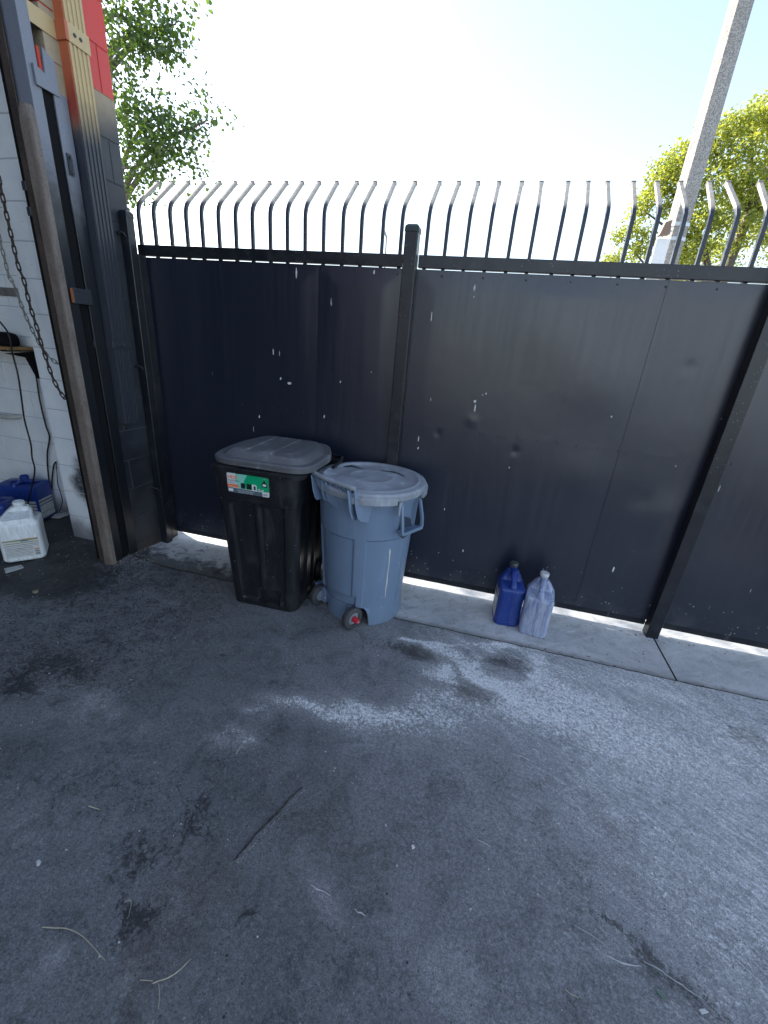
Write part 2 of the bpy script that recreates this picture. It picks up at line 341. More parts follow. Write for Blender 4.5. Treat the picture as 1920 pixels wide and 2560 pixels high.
# ------------------------------------------------------------ BUILDING
bld = thing('garage_building', 'concrete block garage with white inner wall, black and red corner and steel door jamb', 'building', (-2.45, 2.3, 0))
def cmu_mat(name, kind):
    t = NT(name); p = t.pos(); x, y, z = t.sep(p)
    n1 = t.noise(p, 5, 6, .6, .3); n2 = t.noise(p, 40, 6, .7); n3 = t.noise(p, 190, 4, .7)
    if kind == 'white':
        c = t.mix(t.ramp(n1, .3, .7), (.76, .80, .84), (.85, .87, .88))
        # floor grime and scuffs
        low = t.math('ADD', t.ramp(z, .0, .28, .75, 0), t.math('MULTIPLY', t.math('SUBTRACT', n1, .5), .9))
        c = t.mix(t.math('MULTIPLY', t.ramp(low, .1, .8), .8), c, (.10, .10, .11))
        # black overspray on the pier next to the jamb
        s = t.math('SUBTRACT', 1., t.math('ADD', t.math('MULTIPLY', t.math('ABSOLUTE', t.math('ADD', x, 2.76)), 5.0), t.math('MULTIPLY', t.math('ABSOLUTE', t.math('SUBTRACT', z, .46)), 2.3)))
        s = t.math('ADD', s, t.math('MULTIPLY', t.math('SUBTRACT', n1, .5), 1.2))
        c = t.mix(t.math('MULTIPLY', t.ramp(s, -.1, .45), t.ramp(n2, .2, .6, .6, .98)), c, (.03, .035, .045))
        sp = t.math('MULTIPLY', t.ramp(t.vor(p, 26), .06, .12, 1, 0), t.ramp(t.noise(p, 5, 2), .5, .58))
        c = t.mix(t.math('MULTIPLY', sp, .6), c, (.13, .13, .14))
        return t.fin(c, .55, t.bump(t.math('ADD', n2, n3), .35, .004), 0, .4)
    # outer corner: red above, tan overspray, black below
    zz = t.math('ADD', z, t.math('MULTIPLY', t.math('SUBTRACT', n1, .5), .16))
    inner = t.ramp(y, 2.28, 2.34, 1, 0)
    zb = t.math('ADD', zz, t.math('MULTIPLY', inner, .22))
    c = t.mix(t.ramp(zb, 2.52, 2.78), t.mix(t.ramp(n1, .3, .7), (.018, .021, .028), (.035, .038, .045)), t.mix(n2, (.25, .19, .12), (.42, .34, .23)))
    red = t.math('MULTIPLY', t.ramp(z, 2.742, 2.752), t.ramp(y, 2.345, 2.36))
    c = t.mix(red, c, t.mix(n1, (.50, .035, .03), (.60, .06, .045)))
    sp = t.math('MULTIPLY', t.ramp(t.vor(p, 40), .05, .1, 1, 0), t.ramp(t.noise(p, 9, 2), .5, .6))
    c = t.mix(t.math('MULTIPLY', sp, .5), c, (.3, .3, .3))
    c = t.mix(t.math('MULTIPLY', t.ramp(z, .0, .22, 1, 0), t.ramp(n2, .35, .7)), c, (.08, .05, .035))
    return t.fin(c, t.ramp(n1, .3, .7, .42, .62), t.bump(t.math('ADD', n2, n3), .4, .004), 0, .5)
M['cmu_white'] = cmu_mat('white painted block', 'white'); M['cmu_out'] = cmu_mat('outer corner block', 'out')
t = NT('mortar white'); M['mort_w'] = t.fin((.5, .53, .57), .9)
t = NT('mortar outer'); p = t.pos(); z = t.sep(p)[2]
M['mort_o'] = t.fin(t.mix(t.ramp(z, 2.5, 2.75), (.045, .052, .066), t.mix(t.ramp(z, 2.74, 2.75), (.3, .24, .16), (.42, .05, .04))), .9)
def blocks(mb, horiz, a0, a1, zlist, joints_even, joints_odd, face, depth, facing, gap=.0032):
    if horiz == 'x': gap = .0028
    """horiz 'x' or 'y': block wall running along that axis; face = coordinate of visible face"""
    for k, (z0, z1) in enumerate(zlist):
        js = joints_even if k % 2 == 0 else joints_odd
        cuts = [a0]+[j for j in js if a0+.03 < j < a1-.03]+[a1]
        for i in range(len(cuts)-1):
            c0 = cuts[i]+(gap if i else 0); c1 = cuts[i+1]-(gap if i < len(cuts)-2 else 0)
            w = random.uniform(-.0006, .0006)
            f0, f1 = sorted((face+w, face-facing*depth))
            if horiz == 'x': mb.box(c0, c1, f0, f1, z0+gap, z1-gap)
            else: mb.box(f0, f1, c0, c1, z0+gap, z1-gap)
def courses(z0, zmax): 
    out = []; z = z0
    while z < zmax: out.append((z, z+.2032)); z += .2032
    return out
C_out = [(-.05, .1008)]+courses(.1008, 4.7)
# k index parity: course starting 2.3392 -> joint at 2.48
idx = [i for i, c in enumerate(C_out) if abs(c[0]-2.336) < .05][0]
je, jo = ([2.48], [2.285]) if idx % 2 == 0 else ([2.285], [2.48])
mb = MB(); blocks(mb, 'y', 2.17, 2.56, C_out, je, jo, -2.35, .20, 1); mb.build('corner_wall', M['cmu_out'], bld, bevel=.003)
mb = MB(); mb.box(-2.54, -2.3535, 2.176, 2.554, -.05, 4.8); mb.build('corner_mortar', M['mort_o'], bld)
C_in = [(-.05, .0076)]+courses(.0076, 3.9)
J = [-7.0+.4064*i for i in range(14)]
mb = MB(); blocks(mb, 'x', -7.2, -2.56, C_in, J, [j+.2032 for j in J], 2.610, .15, -1); mb.build('inner_wall', M['cmu_white'], bld, bevel=.003)
mb = MB(); mb.box(-7.2, -2.56, 2.6135, 2.78, -.05, 4.0); mb.build('inner_wall_mortar', M['mort_w'], bld)
C_p = [(-.05, .17)]+courses(.17, 3.9)
mb = MB(); blocks(mb, 'x', -3.03, -2.56, C_p, [-2.83], [], 2.32, .28, -1); mb.build('pier', M['cmu_white'], bld, bevel=.004)
mb = MB(); mb.box(-3.026, -2.565, 2.3235, 2.605, -.05, 3.95); mb.build('pier_mortar', M['mort_w'], bld)
M['ply'] = dusty('unpainted ceiling boards', (.12, .10, .08), (.2, .18, .15), .4, .8)
M['reflector_blue'] = dusty('pale blue reflector wall', (.66, .74, .82), (.6, .65, .7), .3, .8)
M['stucco'] = dusty('red outer stucco', (.42, .05, .045), (.5, .3, .25), .2, .8)
mb = MB(); mb.box(-7.4, -7.2, -6, 2.8, 0, 4.0); mb.box(-7.2, -2.55, -6.2, -6, 0, 4.0); mb.build('back_wall', M['ply'], bld)
mb = MB(); mb.box(-7.4, -2.36, -6.2, 2.8, 4.01, 4.85); mb.build('roof', M['ply'], bld)
mb = MB(); mb.box(-2.55, -2.352, -4.2, 2.165, 3.5, 4.80); mb.box(-2.55, -2.352, -6.2, -4.2, 0, 4.80); mb.build('front_wall', M['stucco'], bld)
nb = thing('reflector_block', 'unseen pale blue block added behind the camera to reflect light into the fence', 'building', (8, -12, 0))  # unseen block, added so its sunlit face brightens the fence by reflection
k = MB(); k.box(2.2, 16, -16, -10.5, -.1, 5.0); k.build('reflector_wall', M['reflector_blue'], nb)
k = MB(); k.box(2.1, 16.1, -16.1, -10.4, 5.001, 5.2); k.build('roof', M['ply'], nb)
# steel jamb
def steel(name, c0, c1, c2, rough, metal=0, sc=12):
    t = NT(name); p = t.pos(); n1 = t.noise(p, sc, 7, .7, .5, sc=(1, 1, .35)); n2 = t.noise(p, 90, 5, .7)
    c = t.mix(t.ramp(n1, .35, .65), c0, c1); c = t.mix(t.ramp(n2, .5, .75, 0, .7), c, c2)
    return t.fin(c, t.ramp(n2, .3, .7, rough-.1, rough+.15), t.bump(n2, .35, .003), metal, .5)
M['black_steel'] = steel('black enamelled steel', (.018, .022, .03), (.03, .034, .042), (.06, .062, .066), .36)
M['grey_steel'] = steel('grey blue painted steel', (.020, .024, .032), (.12, .125, .14), (.03, .03, .03), .38)
def jamb_paint():
    t = NT('jamb paint grey above black below'); p = t.pos(); z = t.sep(p)[2]
    n1 = t.noise(p, 8, 6, .65); n2 = t.noise(p, 90, 5, .7)
    f = t.ramp(t.math('ADD', z, t.math('MULTIPLY', t.math('SUBTRACT', n1, .5), .5)), 2.0, 2.45)
    c = t.mix(f, (.008, .010, .014), (.17, .18, .215)); c = t.mix(t.ramp(n2, .55, .75, 0, .5), c, (.05, .045, .045))
    return t.fin(c, .38, t.bump(n2, .2, .002), 0, .5)
M['jamb'] = jamb_paint()
M['rust'] = steel('rusted galvanised pipe', (.12, .092, .076), (.175, .145, .125), (.06, .04, .03), .6)
M['rust_dark'] = steel('brown rusty angle', (.030, .021, .017), (.065, .045, .036), (.02, .016, .014), .7)
M['void'] = flat('matte black', (.006, .006, .007), .9, .2)
fr = MB().box(-2.50, -2.44, 2.045, 2.16, -.02, 3.45).build('door_jamb', M['void'], bld); 
MB().box(-2.437, -2.345, 2.050, 2.109, -.02, 3.45).build('inner_channel', M['jamb'], fr, bevel=.003)
MB().box(-2.349, -2.338, 2.164, 2.236, -.02, 2.62).build('outer_channel', M['jamb'], fr, bevel=.003)
MB().box(-2.435, -2.3502, 2.112, 2.163, -.02, 2.64).build('slot_shade', M['void'], fr)  # black fill stands for the shade inside the gap between the channels
pl = MB(); pl.add([(x, y, z) for x in (-2.343, -2.331) for y, z in ((2.075, 2.60), (2.19, 2.60), (2.19, 2.735), (2.135, 2.765), (2.128, 2.665), (2.075, 2.68))],
                  [(5, 4, 3, 2, 1, 0), (6, 7, 8, 9, 10, 11)]+[(i, (i+1) % 6, (i+1) % 6+6, i+6) for i in range(6)])
pl.build('splice_plate', M['jamb'], fr, bevel=.002)
MB().box(-2.337, -2.325, 2.066, 2.183, 1.663, 1.742).build('splice_plate', M['black_steel'], fr, bevel=.003, label='lower black splice plate with a rusty edge')
MB().box(-2.336, -2.326, 2.058, 2.0645, 1.666, 1.739).build('rusty_edge', flat('raw rust', (.30, .09, .03), .9), fr)
MB().box(-2.350, -2.340, 2.112, 2.126, 2.665, 2.76).build('red_shim', flat('red primer', (.45, .05, .03), .7), fr)
h = MB(); h.tube([(-2.339, 2.19, 2.36), (-2.325, 2.187, 2.36), (-2.318, 2.187, 2.345), (-2.318, 2.187, 2.30), (-2.322, 2.190, 2.285)], .005, 6); h.box(-2.338, -2.330, 2.176, 2.200, 2.28, 2.375)
h.build('hook', M['black_steel'], fr, bevel=.001)
# rusty pipe and angle in front of it
rp = MB(); rp.loft([[(x, y, z) for x, y in ((-2.416-dx, 2.050), (-2.416, 2.022+dx), (-2.402, 2.012+dx), (-2.362-dx, 2.014+dx), (-2.346-dx, 2.026+dx), (-2.342-dx, 2.050))] for z, dx in ((-.02, 0), (2.44, 0), (2.49, .004), (2.515, .014), (2.522, .026))])
rp.build('guide_pipe', M['rust'], fr, bevel=.004)
MB().box(-2.462, -2.418, 2.028, 2.036, -.02, 3.45).build('guide_angle', M['rust_dark'], fr, bevel=.002)
for z in (2.17, 2.06): 
    c = MB().box(-2.486, -2.461, 2.024, 2.034, z, z+.04); c.build('clip', M['black_steel'], fr, bevel=.003)
# downspout
def spout_mat():
    t = NT('downspout paint'); p = t.pos(); x, y, z = t.sep(p); n1 = t.noise(p, 6, 5, .6); n2 = t.noise(p, 60, 5, .7)
    zz = t.math('ADD', z, t.math('MULTIPLY', t.math('SUBTRACT', n1, .5), .25))
    c = t.mix(t.ramp(zz, 2.42, 2.72), (.028, .032, .042), (.46, .34, .17))
    side = t.math('MULTIPLY', t.math('MULTIPLY', t.ramp(y, 2.246, 2.258, 1, 0), t.ramp(x, -2.3452, -2.344)), t.ramp(zz, 2.46, 2.62))
    c = t.mix(side, c, t.mix(t.ramp(zz, 2.5, 2.8), (.22, .02, .02), (.42, .10, .04)))
    c = t.mix(t.ramp(n2, .55, .8, 0, .5), c, (.07, .06, .05))
    return t.fin(c, .42, t.bump(n2, .15, .002), 0, .5)
M['spout'] = spout_mat()
prof = [(-2.349, 2.240), (-2.296, 2.240)]
yy = 2.246
prof = [(-2.349, 2.243), (-2.349, 2.366), (-2.296, 2.366)]
n = 5; w = (2.366-2.243)/n
for i in range(n):
    y1 = 2.366-i*w
    prof += [(-2.290, y1-.003), (-2.290, y1-w*.62), (-2.2955, y1-w*.70), (-2.2955, y1-w*.92)]
prof += [(-2.292, 2.243)]
ds = MB().loft([[(x, y, z) for x, y in prof] for z in (.972, 1.2, 1.6, 2.0, 2.4, 2.8, 3.2, 4.6)]).build('downspout', M['spout'], bld)
def strap(z0, z1):
    s = MB(); s.box(-2.349, -2.3455, 2.10 if z0 > 2 else 2.16, 2.238, z0, z1); s.box(-2.3455, -2.288, 2.2362, 2.2402, z0, z1); s.box(-2.288, -2.2845, 2.2362, 2.372, z0, z1)
    o = s.build('strap', M['spout'], ds, bevel=.0015)
    for y in (2.285, 2.318):
        MB().lathe([(.008, -2.2845), (.008, -2.281), (.004, -2.2785)], 10, (0, y, (z0+z1)/2), 'x', False, True).build('bolt', M['black_steel'], ds)
strap(2.84, 2.915); strap(1.435, 1.475)
# ------------------------------------------------------------ FENCE
def fence_paint():
    t = NT('black semi gloss fence paint'); p = t.pos(); x, y, z = t.sep(p)
    big_ = t.noise(p, 1.2, 4, .5); st = t.noise(p, 10, 6, .65, .2, sc=(3.2, 1, .10)); fine = t.noise(p, 180, 4, .7)
    c = t.mix(t.ramp(st, .45, .8, 0, .35), (.0088, .0120, .0250), (.020, .025, .040))
    c = t.mix(t.ramp(t.noise(p, 30, 6, .7, sc=(1, 1, .5)), .62, .8, 0, .2), c, (.03, .032, .038))
    lowd = t.math('MULTIPLY', t.ramp(z, .05, .32, 1, 0), t.ramp(t.noise(p, 7, 6, .7), .42, .6))
    c = t.mix(t.math('MULTIPLY', lowd, .30), c, (.10, .10, .10))
    # splashes: dense near the ground, sparse above
    v = t.n('TexVoronoi', Vector=t.n('Mapping', Vector=p, Scale=(1, 0, .8)).outputs[0], Scale=48.); rn = t.sep(v.outputs[1])[0]
    th = t.ramp(z, .06, .45, .60, .985)
    nn = t.ramp(t.noise(p, 4, 4), .35, .65, .12, 0)
    rad = t.ramp(rn, .6, 1., .06, .21)
    sp = t.math('MULTIPLY', t.math('LESS_THAN', v.outputs[0], rad), t.math('GREATER_THAN', rn, t.math('ADD', th, nn)))
    c = t.mix(t.math('MULTIPLY', sp, .75), c, (.33, .33, .32))
    # bird drips: tall thin spots
    v = t.n('TexVoronoi', Vector=t.n('Mapping', Vector=p, Scale=(1, 0, .13)).outputs[0], Scale=15.); rn = t.sep(v.outputs[1])[1]
    sp = t.math('MULTIPLY', t.math('LESS_THAN', v.outputs[0], t.ramp(rn, .9, 1, .018, .038)), t.math('GREATER_THAN', rn, .92))
    sp = t.math('MULTIPLY', sp, t.ramp(t.noise(p, 60, 3), .38, .5))
    c = t.mix(t.math('MULTIPLY', sp, .85), c, (.55, .55, .52))
    r = t.math('ADD', t.ramp(st, .3, .7, .27, .33), t.math('MULTIPLY', t.ramp(fine, .3, .7), .05))
    h = t.math('ADD', t.math('MULTIPLY', big_, 22.), t.math('MULTIPLY', fine, .05))
    return t.fin(c, r, t.bump(h, .08, .004), 0, .85)
M['panel'] = fence_paint()
M['post'] = dusty('black post paint', (.010, .012, .017), (.06, .06, .06), .3, .36, 10, .35, .05, .08)
def picket_mat():
    t = NT('picket paint with lit tops'); p = t.pos(); z = t.sep(p)[2]; n = t.noise(p, 40, 5, .7)
    zz = t.math('ADD', z, t.math('MULTIPLY', t.math('SUBTRACT', t.noise(p, 5, 3), .5), .05))
    c = t.mix(t.ramp(zz, 2.285, 2.315), (.034, .038, .050), t.mix(t.ramp(n, .3, .7), (.24, .22, .19), (.36, .34, .30)))  # light on the bent tops painted as pale tan above the knee
    return t.fin(c, .42, t.bump(n, .2, .001), 0, .5)
M['picket'] = picket_mat()
fen = thing('security_fence', 'black sheet metal security fence topped with bent square pickets, closing off the yard', 'fence', (0, 2.62, 0))
YP = 2.612
def dents(mb_list): pass
def panel_mesh(x0, x1, z0=.088, z1=1.9872, dent=()):
    nx = max(8, int((x1-x0)/.012)); nz = 120; vs = []; fs = []
    for j in range(nz+1):
        for i in range(nx+1):
            x = x0+(x1-x0)*i/nx; z = z0+(z1-z0)*j/nz
            e = min(1, (x-x0)/.12, (x1-x)/.12, (z-z0)/.1, (z1-z)/.1); e = max(e, 0)
            y = YP+.0075*e*noise.noise(Vector((x*.9, 0, z*.7+5)))+.0009*e*noise.noise(Vector((x*4, 2, z*2)))
            for (dx, dz, r, a) in dent:
                q = ((x-dx)**2+(z-dz)**2)/(r*r)
                if q < 6: y += a*math.exp(-q)
            y -= .0035*e; y = y if y < YP else YP+.0015*(1-math.exp(-(y-YP)/.0015))
            vs.append((x, y, z))
    n = len(vs); w = nx+1
    fs = [(j*w+i, j*w+i+1, (j+1)*w+i+1, (j+1)*w+i) for j in range(nz) for i in range(nx)]
    vs += [(v[0], v[1]+.0016, v[2]) for v in vs[:n]]
    fs += [(n+f[3], n+f[2], n+f[1], n+f[0]) for f in fs]
    for i in range(nx): fs += [(i+1, i, n+i, n+i+1), (nz*w+i, nz*w+i+1, n+nz*w+i+1, n+nz*w+i)]
    for j in range(nz): fs += [(j*w, (j+1)*w, n+(j+1)*w, n+j*w), ((j+1)*w+nx, j*w+nx, n+j*w+nx, n+(j+1)*w+nx)]
    mb = MB(); mb.add(vs, fs); return mb
dn_ = [(1.05, .78, .12, -.009), (.93, .86, .06, .003), (.3, 1.75, .25, -.008)]+[(-2.28+.1133*i_, 1.131,   .009, -.0010) for i_ in range(30)]+[(.95, 1.6, .03, .003), (.18, 1.05, .02, .004), (-.1, 1.2, .03, -.003), (.55, 1.5, .2, -.007), (-.3, 1.1, .015, .004), (.6, .95, .14, -.005), (.1, .45, .12, .004)]
bays = [(-2.345, -1.102, -1.109, -.590), (-.530, .749, .742, 1.185), (1.240, 3.1, None, None)]
for a, b, c, d in bays:
    panel_mesh(a, b, dent=dn_).build('sheet_panel', M['panel'], fen, smooth=60, fix=False)
    if c:
        o = panel_mesh(c, d, dent=dn_).build('sheet_panel', M['panel'], fen, smooth=60, fix=False); o.location.y -= .0025
for a, b in ((-2.348, -.600), (-.520, 1.176), (1.248, 3.2)):
    MB().box(a, b, 2.596, 2.634, 1.992, 2.054).build('top_rail', M['post'], fen, bevel=.003)
    MB().box(a, b, 2.6146, 2.634, .045, .092).build('bottom_rail', M['post'], fen, bevel=.003)
def picket_shape():
    mb = MB(); r = .0092
    pts = [(0, 0, .050), (0, 0, 2.052), (0, 0, 2.212), (0, .003, 2.242), (0, .011, 2.267), (0, .025, 2.290), (0, .045, 2.311), (0, .070, 2.332), (0, .205, 2.445)]
    rings = []
    for i, pp in enumerate(pts):
        q = Vector(pp); t0 = (Vector(pts[min(i+1, len(pts)-1)])-Vector(pts[max(i-1, 0)])).normalized(); nn = Vector((1, 0, 0)).cross(t0)
        rings.append([q+Vector((r*a, 0, 0))+nn*(r*b) for a, b in ((1, 1), (-1, 1), (-1, -1), (1, -1))])
    mb.loft(rings)
    t0 = Vector((0, .167, .143)).normalized(); q = Vector((0, .205, 2.445)); nn = Vector((1, 0, 0)).cross(t0)
    sq = lambda rr, d: [q+t0*d+Vector((rr*a, 0, 0))+nn*(rr*b) for a, b in ((1, 1), (-1, 1), (-1, -1), (1, -1))]
    mb.loft([sq(.0118, -.002), sq(.0118, .004), sq(.003, .013), sq(.0008, .021)])
    return mb
px = [-2.335+.1133*i for i in range(16)]+[-.494+.1118*i for i in range(15)]+[1.30+.1118*i for i in range(14)]
pk0 = None
for i, x in enumerate(px):
    if pk0 is None:
        mb = picket_shape()
        mb.v = [v+Vector((0, 2.625, 0)) for v in mb.v]
        pk0 = mb.build('picket', M['picket'], fen, bevel=.0012, seg=1); pk0.location.x = x
    else:
        o = pk0.copy(); col.objects.link(o); o.parent = fen; o.location.x = x+random.uniform(-.003, .003); o.rotation_euler = (0, random.gauss(0, .0022), random.gauss(0, .035)); o.location.y += random.uniform(-.002, .002)
def post(x0, x1, y0, y1, z1, cap=True, capmat=None):
    o = MB().box(x0, x1, y0, y1, -.01, z1).build('post', M['post'], fen, bevel=.005, seg=3)
    if cap:
        cx, cy = (x0+x1)/2, (y0+y1)/2; hx = (x1-x0)/2
        rg = lambda k, z: [(cx+hx*k*a, cy+hx*k*b, z) for a, b in ((1, 1), (-1, 1), (-1, -1), (1, -1))]
        MB().loft([rg(1.06, z1-.018), rg(1.06, z1+.003), rg(.98, z1+.010), rg(.66, z1+.020)]).build('post_cap', capmat or M['cap'], o, bevel=.003)
    return o
M['cap'] = dusty('dark green plastic cap', (.018, .035, .032), (.1, .12, .12), .3, .45)
lp = post(-2.344, -2.287, 2.472, 2.530, 2.19, True, M['post'])
post(-.597, -.524, 2.546, 2.618, 2.168)
post(1.177, 1.249, 2.546, 2.618, 2.168)
MB().box(-2.300, -2.2875, 2.531, 2.594, .02, 1.99).build('side_rail', M['post'], fen, bevel=.002)
for z in (2.085, 1.32, .46):
    k = MB(); k.lathe([(.011, -2.3495), (.011, -2.334)], 12, (0, 2.455, z), 'x', True, True)
    k.tube([(-2.340, 2.452, z+.004), (-2.318, 2.452, z+.004), (-2.306, 2.456, z-.003), (-2.306, 2.4725, z-.018)], .0055, 6)
    k.build('hinge_pin', M['black_steel'], fen, bevel=.001)
k = MB()
for (u_, v_, L_, w_) in ((1025,622,14,4),(1024,641,4,3),(932,685,22,2),(1238,755,7,4),(1222,788,32,1.6),(1213,815,5,3),(1026,882,18,4),(1026,867,7,7),(904,948,12,2.4),(903,968,5,3),(640,590,22,4),(716,652,18,4),(724,636,12,2),(808,588,10,4),(1325,1230,12,5),(884,1130,22,2),(1050,850,4,4),(1321,900,4,4),(1213,770,3,3),(590,760,12,2),(625,828,5,14),(606,818,6,4),(735,825,5,4),(1000,1190,6,4),(1100,1010,5,3),(1560,905,4,4),(1610,795,4,4),(960,1100,4,3),(700,900,7,3),(560,900,6,3)):
    q0 = at(u_*1.15733, (v_-L_/2)*1.15733, y=YP-.006); q1 = at(u_*1.15733, (v_+L_/2)*1.15733, y=YP-.006); cz = (q0+q1)/2; hl = max(.002, abs(q0.z-q1.z)/2); hw = w_*.0011; n_ = 10
    pts_ = [Vector((cz.x+hw*math.cos(2*math.pi*a/n_)*random.uniform(.7, 1.2), YP-.0072+random.uniform(-.0003, .0003), cz.z+hl*math.sin(2*math.pi*a/n_)*random.uniform(.8, 1.15))) for a in range(n_)]
    k.add(pts_+[q+Vector((0, .011, 0)) for q in pts_], [tuple(range(n_))]+[(a, (a+1) % n_, (a+1) % n_+n_, a+n_) for a in range(n_)])
k.build('bird_droppings', flat('dried white dropping', (.6, .6, .57), .8), fen, kind='stuff')
# screws along panel top and middle
s = MB()
def scr(x, z): s.lathe([(.0052, YP-.004), (.0045, YP-.0065), (.002, YP-.0072)], 8, (x, 0, z), 'y', False, True)
M['screw'] = flat('dark screw heads', (.03, .03, .032), .4)
for i, x in enumerate(px):
    if i % 2 == 1 and -2.25 < x < 1.15: scr(x, 1.958)
    if -2.2 < x < 2.5 and i % 1 == 0 and x not in (px[0],): scr(x, 1.13+random.uniform(-.006, .006))
s.build('screws', M['screw'], fen, kind='stuff')
# ------------------------------------------------------------ BLACK BIN
def rrect(hx, hy, r, n=8, dense=10):
    """rounded rectangle points ccw with extra points on the sides; returns (x, y, side, s)"""
    out = []; cs = [(hx-r, -(hy-r), -90), (hx-r, hy-r, 0), (-(hx-r), hy-r, 90), (-(hx-r), -(hy-r), 180)]
    for k, (cx, cy, a0) in enumerate(cs):
        for i in range(n+1):
            a = R_(a0+90*i/n); out.append((cx+r*math.cos(a), cy+r*math.sin(a), -1, 0))
        nxt = cs[(k+1) % 4]; a = R_(a0+90)
        p0 = Vector((cx+r*math.cos(a), cy+r*math.sin(a))); a = R_(nxt[2]); p1 = Vector((nxt[0]+r*math.cos(a), nxt[1]+r*math.sin(a)))
        for i in range(1, dense):
            q = p0.lerp(p1, i/dense); out.append((q.x, q.y, k, i/dense))
    return out
def binmat(name, base, sc=14, speck=.6, dust=.3, rough=.42):
    t = NT(name); p = t.obj(); z = t.sep(p)[2]
    n1 = t.noise(p, sc, 7, .7, .5, sc=(1.6, 1.6, .22)); n2 = t.noise(p, 110, 5, .7); n3 = t.noise(p, 6, 5, .6)
    c = t.mix(t.math('MULTIPLY', t.ramp(n1, .5, .8), dust), base, tuple(x*1.6+.08 for x in base))
    c = t.mix(t.math('MULTIPLY', t.ramp(n3, .5, .75), dust*.5), c, (.12, .12, .12))
    v = t.n('TexVoronoi', Vector=p, Scale=42.); rn = t.sep(v.outputs[1])[0]
    sp = t.math('MULTIPLY', t.math('LESS_THAN', v.outputs[0], t.ramp(rn, .84, 1, .03, .13)), t.math('GREATER_THAN', rn, .86))
    c = t.mix(t.math('MULTIPLY', sp, speck), c, (.5, .5, .48))
    s2 = t.noise(t.n('Mapping', Vector=p, Rotation=(0, 0, .8)).outputs[0], 22, 7, .8, 1.2, sc=(.2, 2.5, .6)); c = t.mix(t.math('MULTIPLY', t.ramp(s2, .60, .68), dust*.5), c, (.32, .32, .33)); c = t.mix(t.math('MULTIPLY', t.ramp(s2, .40, .32), dust*.6), c, tuple(q*.5 for q in base))
    sk = t.noise(p, 30, 6, .8, 1.5, sc=(1, 1, .3)); c = t.mix(t.math('MULTIPLY', t.ramp(sk, .66, .74), speck*.35), c, (.3, .3, .3))
    return t.fin(c, t.ramp(n1, .3, .8, rough-.08, rough+.2), t.bump(n2, .15, .002), 0, .5)
M['blk'] = binmat('black bin plastic', (.0085, .0095, .012), 14, .8, .40, .36)
M['blk_lid'] = binmat('dusty black lid', (.10, .105, .113), 7, .7, 1.4, .42)
bb = thing('wheeled_bin', 'tall black square wheeled bin with a dusty lid and a green sticker', 'wheeled bin', (-1.185, 2.21, 0))
def bb_ring(z):
    z0_ = z; z = z/1.025; k = z/.88; hx0, hx1 = .214, .256; hy0, hy1 = .225, .285
    flare = 1 if z > .70 else 0
    hx = hx0+(hx1-hx0)*k+(.006 if flare else 0); hy = hy0+(hy1-hy0)*k+(.006 if flare else 0)
    cx = -.008*k+.0; pts = []
    for x, y, sd_, s_ in rrect(hx, hy, .06+.01*k, 7, 22):
        d = 0
        if .035 < z < .69 and sd_ >= 0:
            e = lambda a, b: max(0, min(1, (s_-a)/.035, (b-s_)/.035))
            if sd_ == 3: d = .016*max(e(.05, .50), e(.55, 1.0)*.8)
            else: d = .013*max(e(.02, .30), e(.36, .64), e(.70, .98))
            d *= min(1, (z-.035)/.02, (.69-z)/.012) if z < .69 else 0
            if sd_ == 3 and z < .13 and .38 < s_ < .82: d = .034 if .37 < s_ < .84 else d
        nx = {0: (1, 0), 1: (0, 1), 2: (-1, 0), 3: (0, -1), -1: (0, 0)}[sd_]
        pts.append((x-nx[0]*d+cx, y-nx[1]*d, z0_))
    return pts
zs = [z_*1.025 for z_ in (0.0, .012, .035, .045, .055, .08, .11, .127, .131, .2, .3, .4, .5, .6, .66, .68, .687, .692, .699, .703, .71, .76, .82, .874)]
body = MB().loft([bb_ring(z) for z in zs])
RZB = R_(2)
bb.rotation_euler.z = RZB
body.build('body', M['blk'], bb, smooth=35, local=True)
MB().loft([[(x*1.03, y*1.03, .884) for x, y, _, _ in rrect(.268, .296, .075, 7, 6)], [(x*1.03, y*1.03, .906) for x, y, _, _ in rrect(.270, .298, .075, 7, 6)]]).build('rim', M['blk'], bb, smooth=35, local=True)
# lid: outline polygon rounded
def round_poly(pts, r, n=6):
    out = []; N = len(pts)
    for i in range(N):
        p = Vector(pts[i]); a = Vector(pts[i-1]); b = Vector(pts[(i+1) % N]); rr = r[i] if isinstance(r, (list, tuple)) else r
        u = (a-p).normalized(); w = (b-p).normalized(); p0 = p+u*rr; p1 = p+w*rr
        for k in range(n+1):
            t_ = k/n; out.append(p0*(1-t_)**2+p*2*t_*(1-t_)+p1*t_*t_)
    return out
outl = [(-.292, -.255), (.300, -.262), (.322, .06), (.225, .285), (-.215, .300), (-.300, .10)]
base = round_poly(outl, [.13, .12, .07, .07, .10, .12], 8)
def zlid(x, y): return .922+.018*(y+.27)/.57
def lring(k, dz, inset=0):
    c = Vector((0, 0.0)); out = []
    for p in base:
        d = (p-c); L = d.length; q = c+d*((L-inset)/L)*k; out.append((q.x, q.y, zlid(q.x, q.y)+dz))
    return out
lid = MB(); lid.loft([lring(1, -.012, .016), lring(1.0, -.012, 0), lring(1.005, .016, 0), lring(1, .024, .008), lring(1, .024, .045), lring(1, .030, .055), lring(1, .047, .075), lring(1, .052, .095), lring(1, .055, .18), lring(.02, .056, 0)], True, True)
lo = lid.build('lid', M['blk_lid'], bb, smooth=30, local=True)
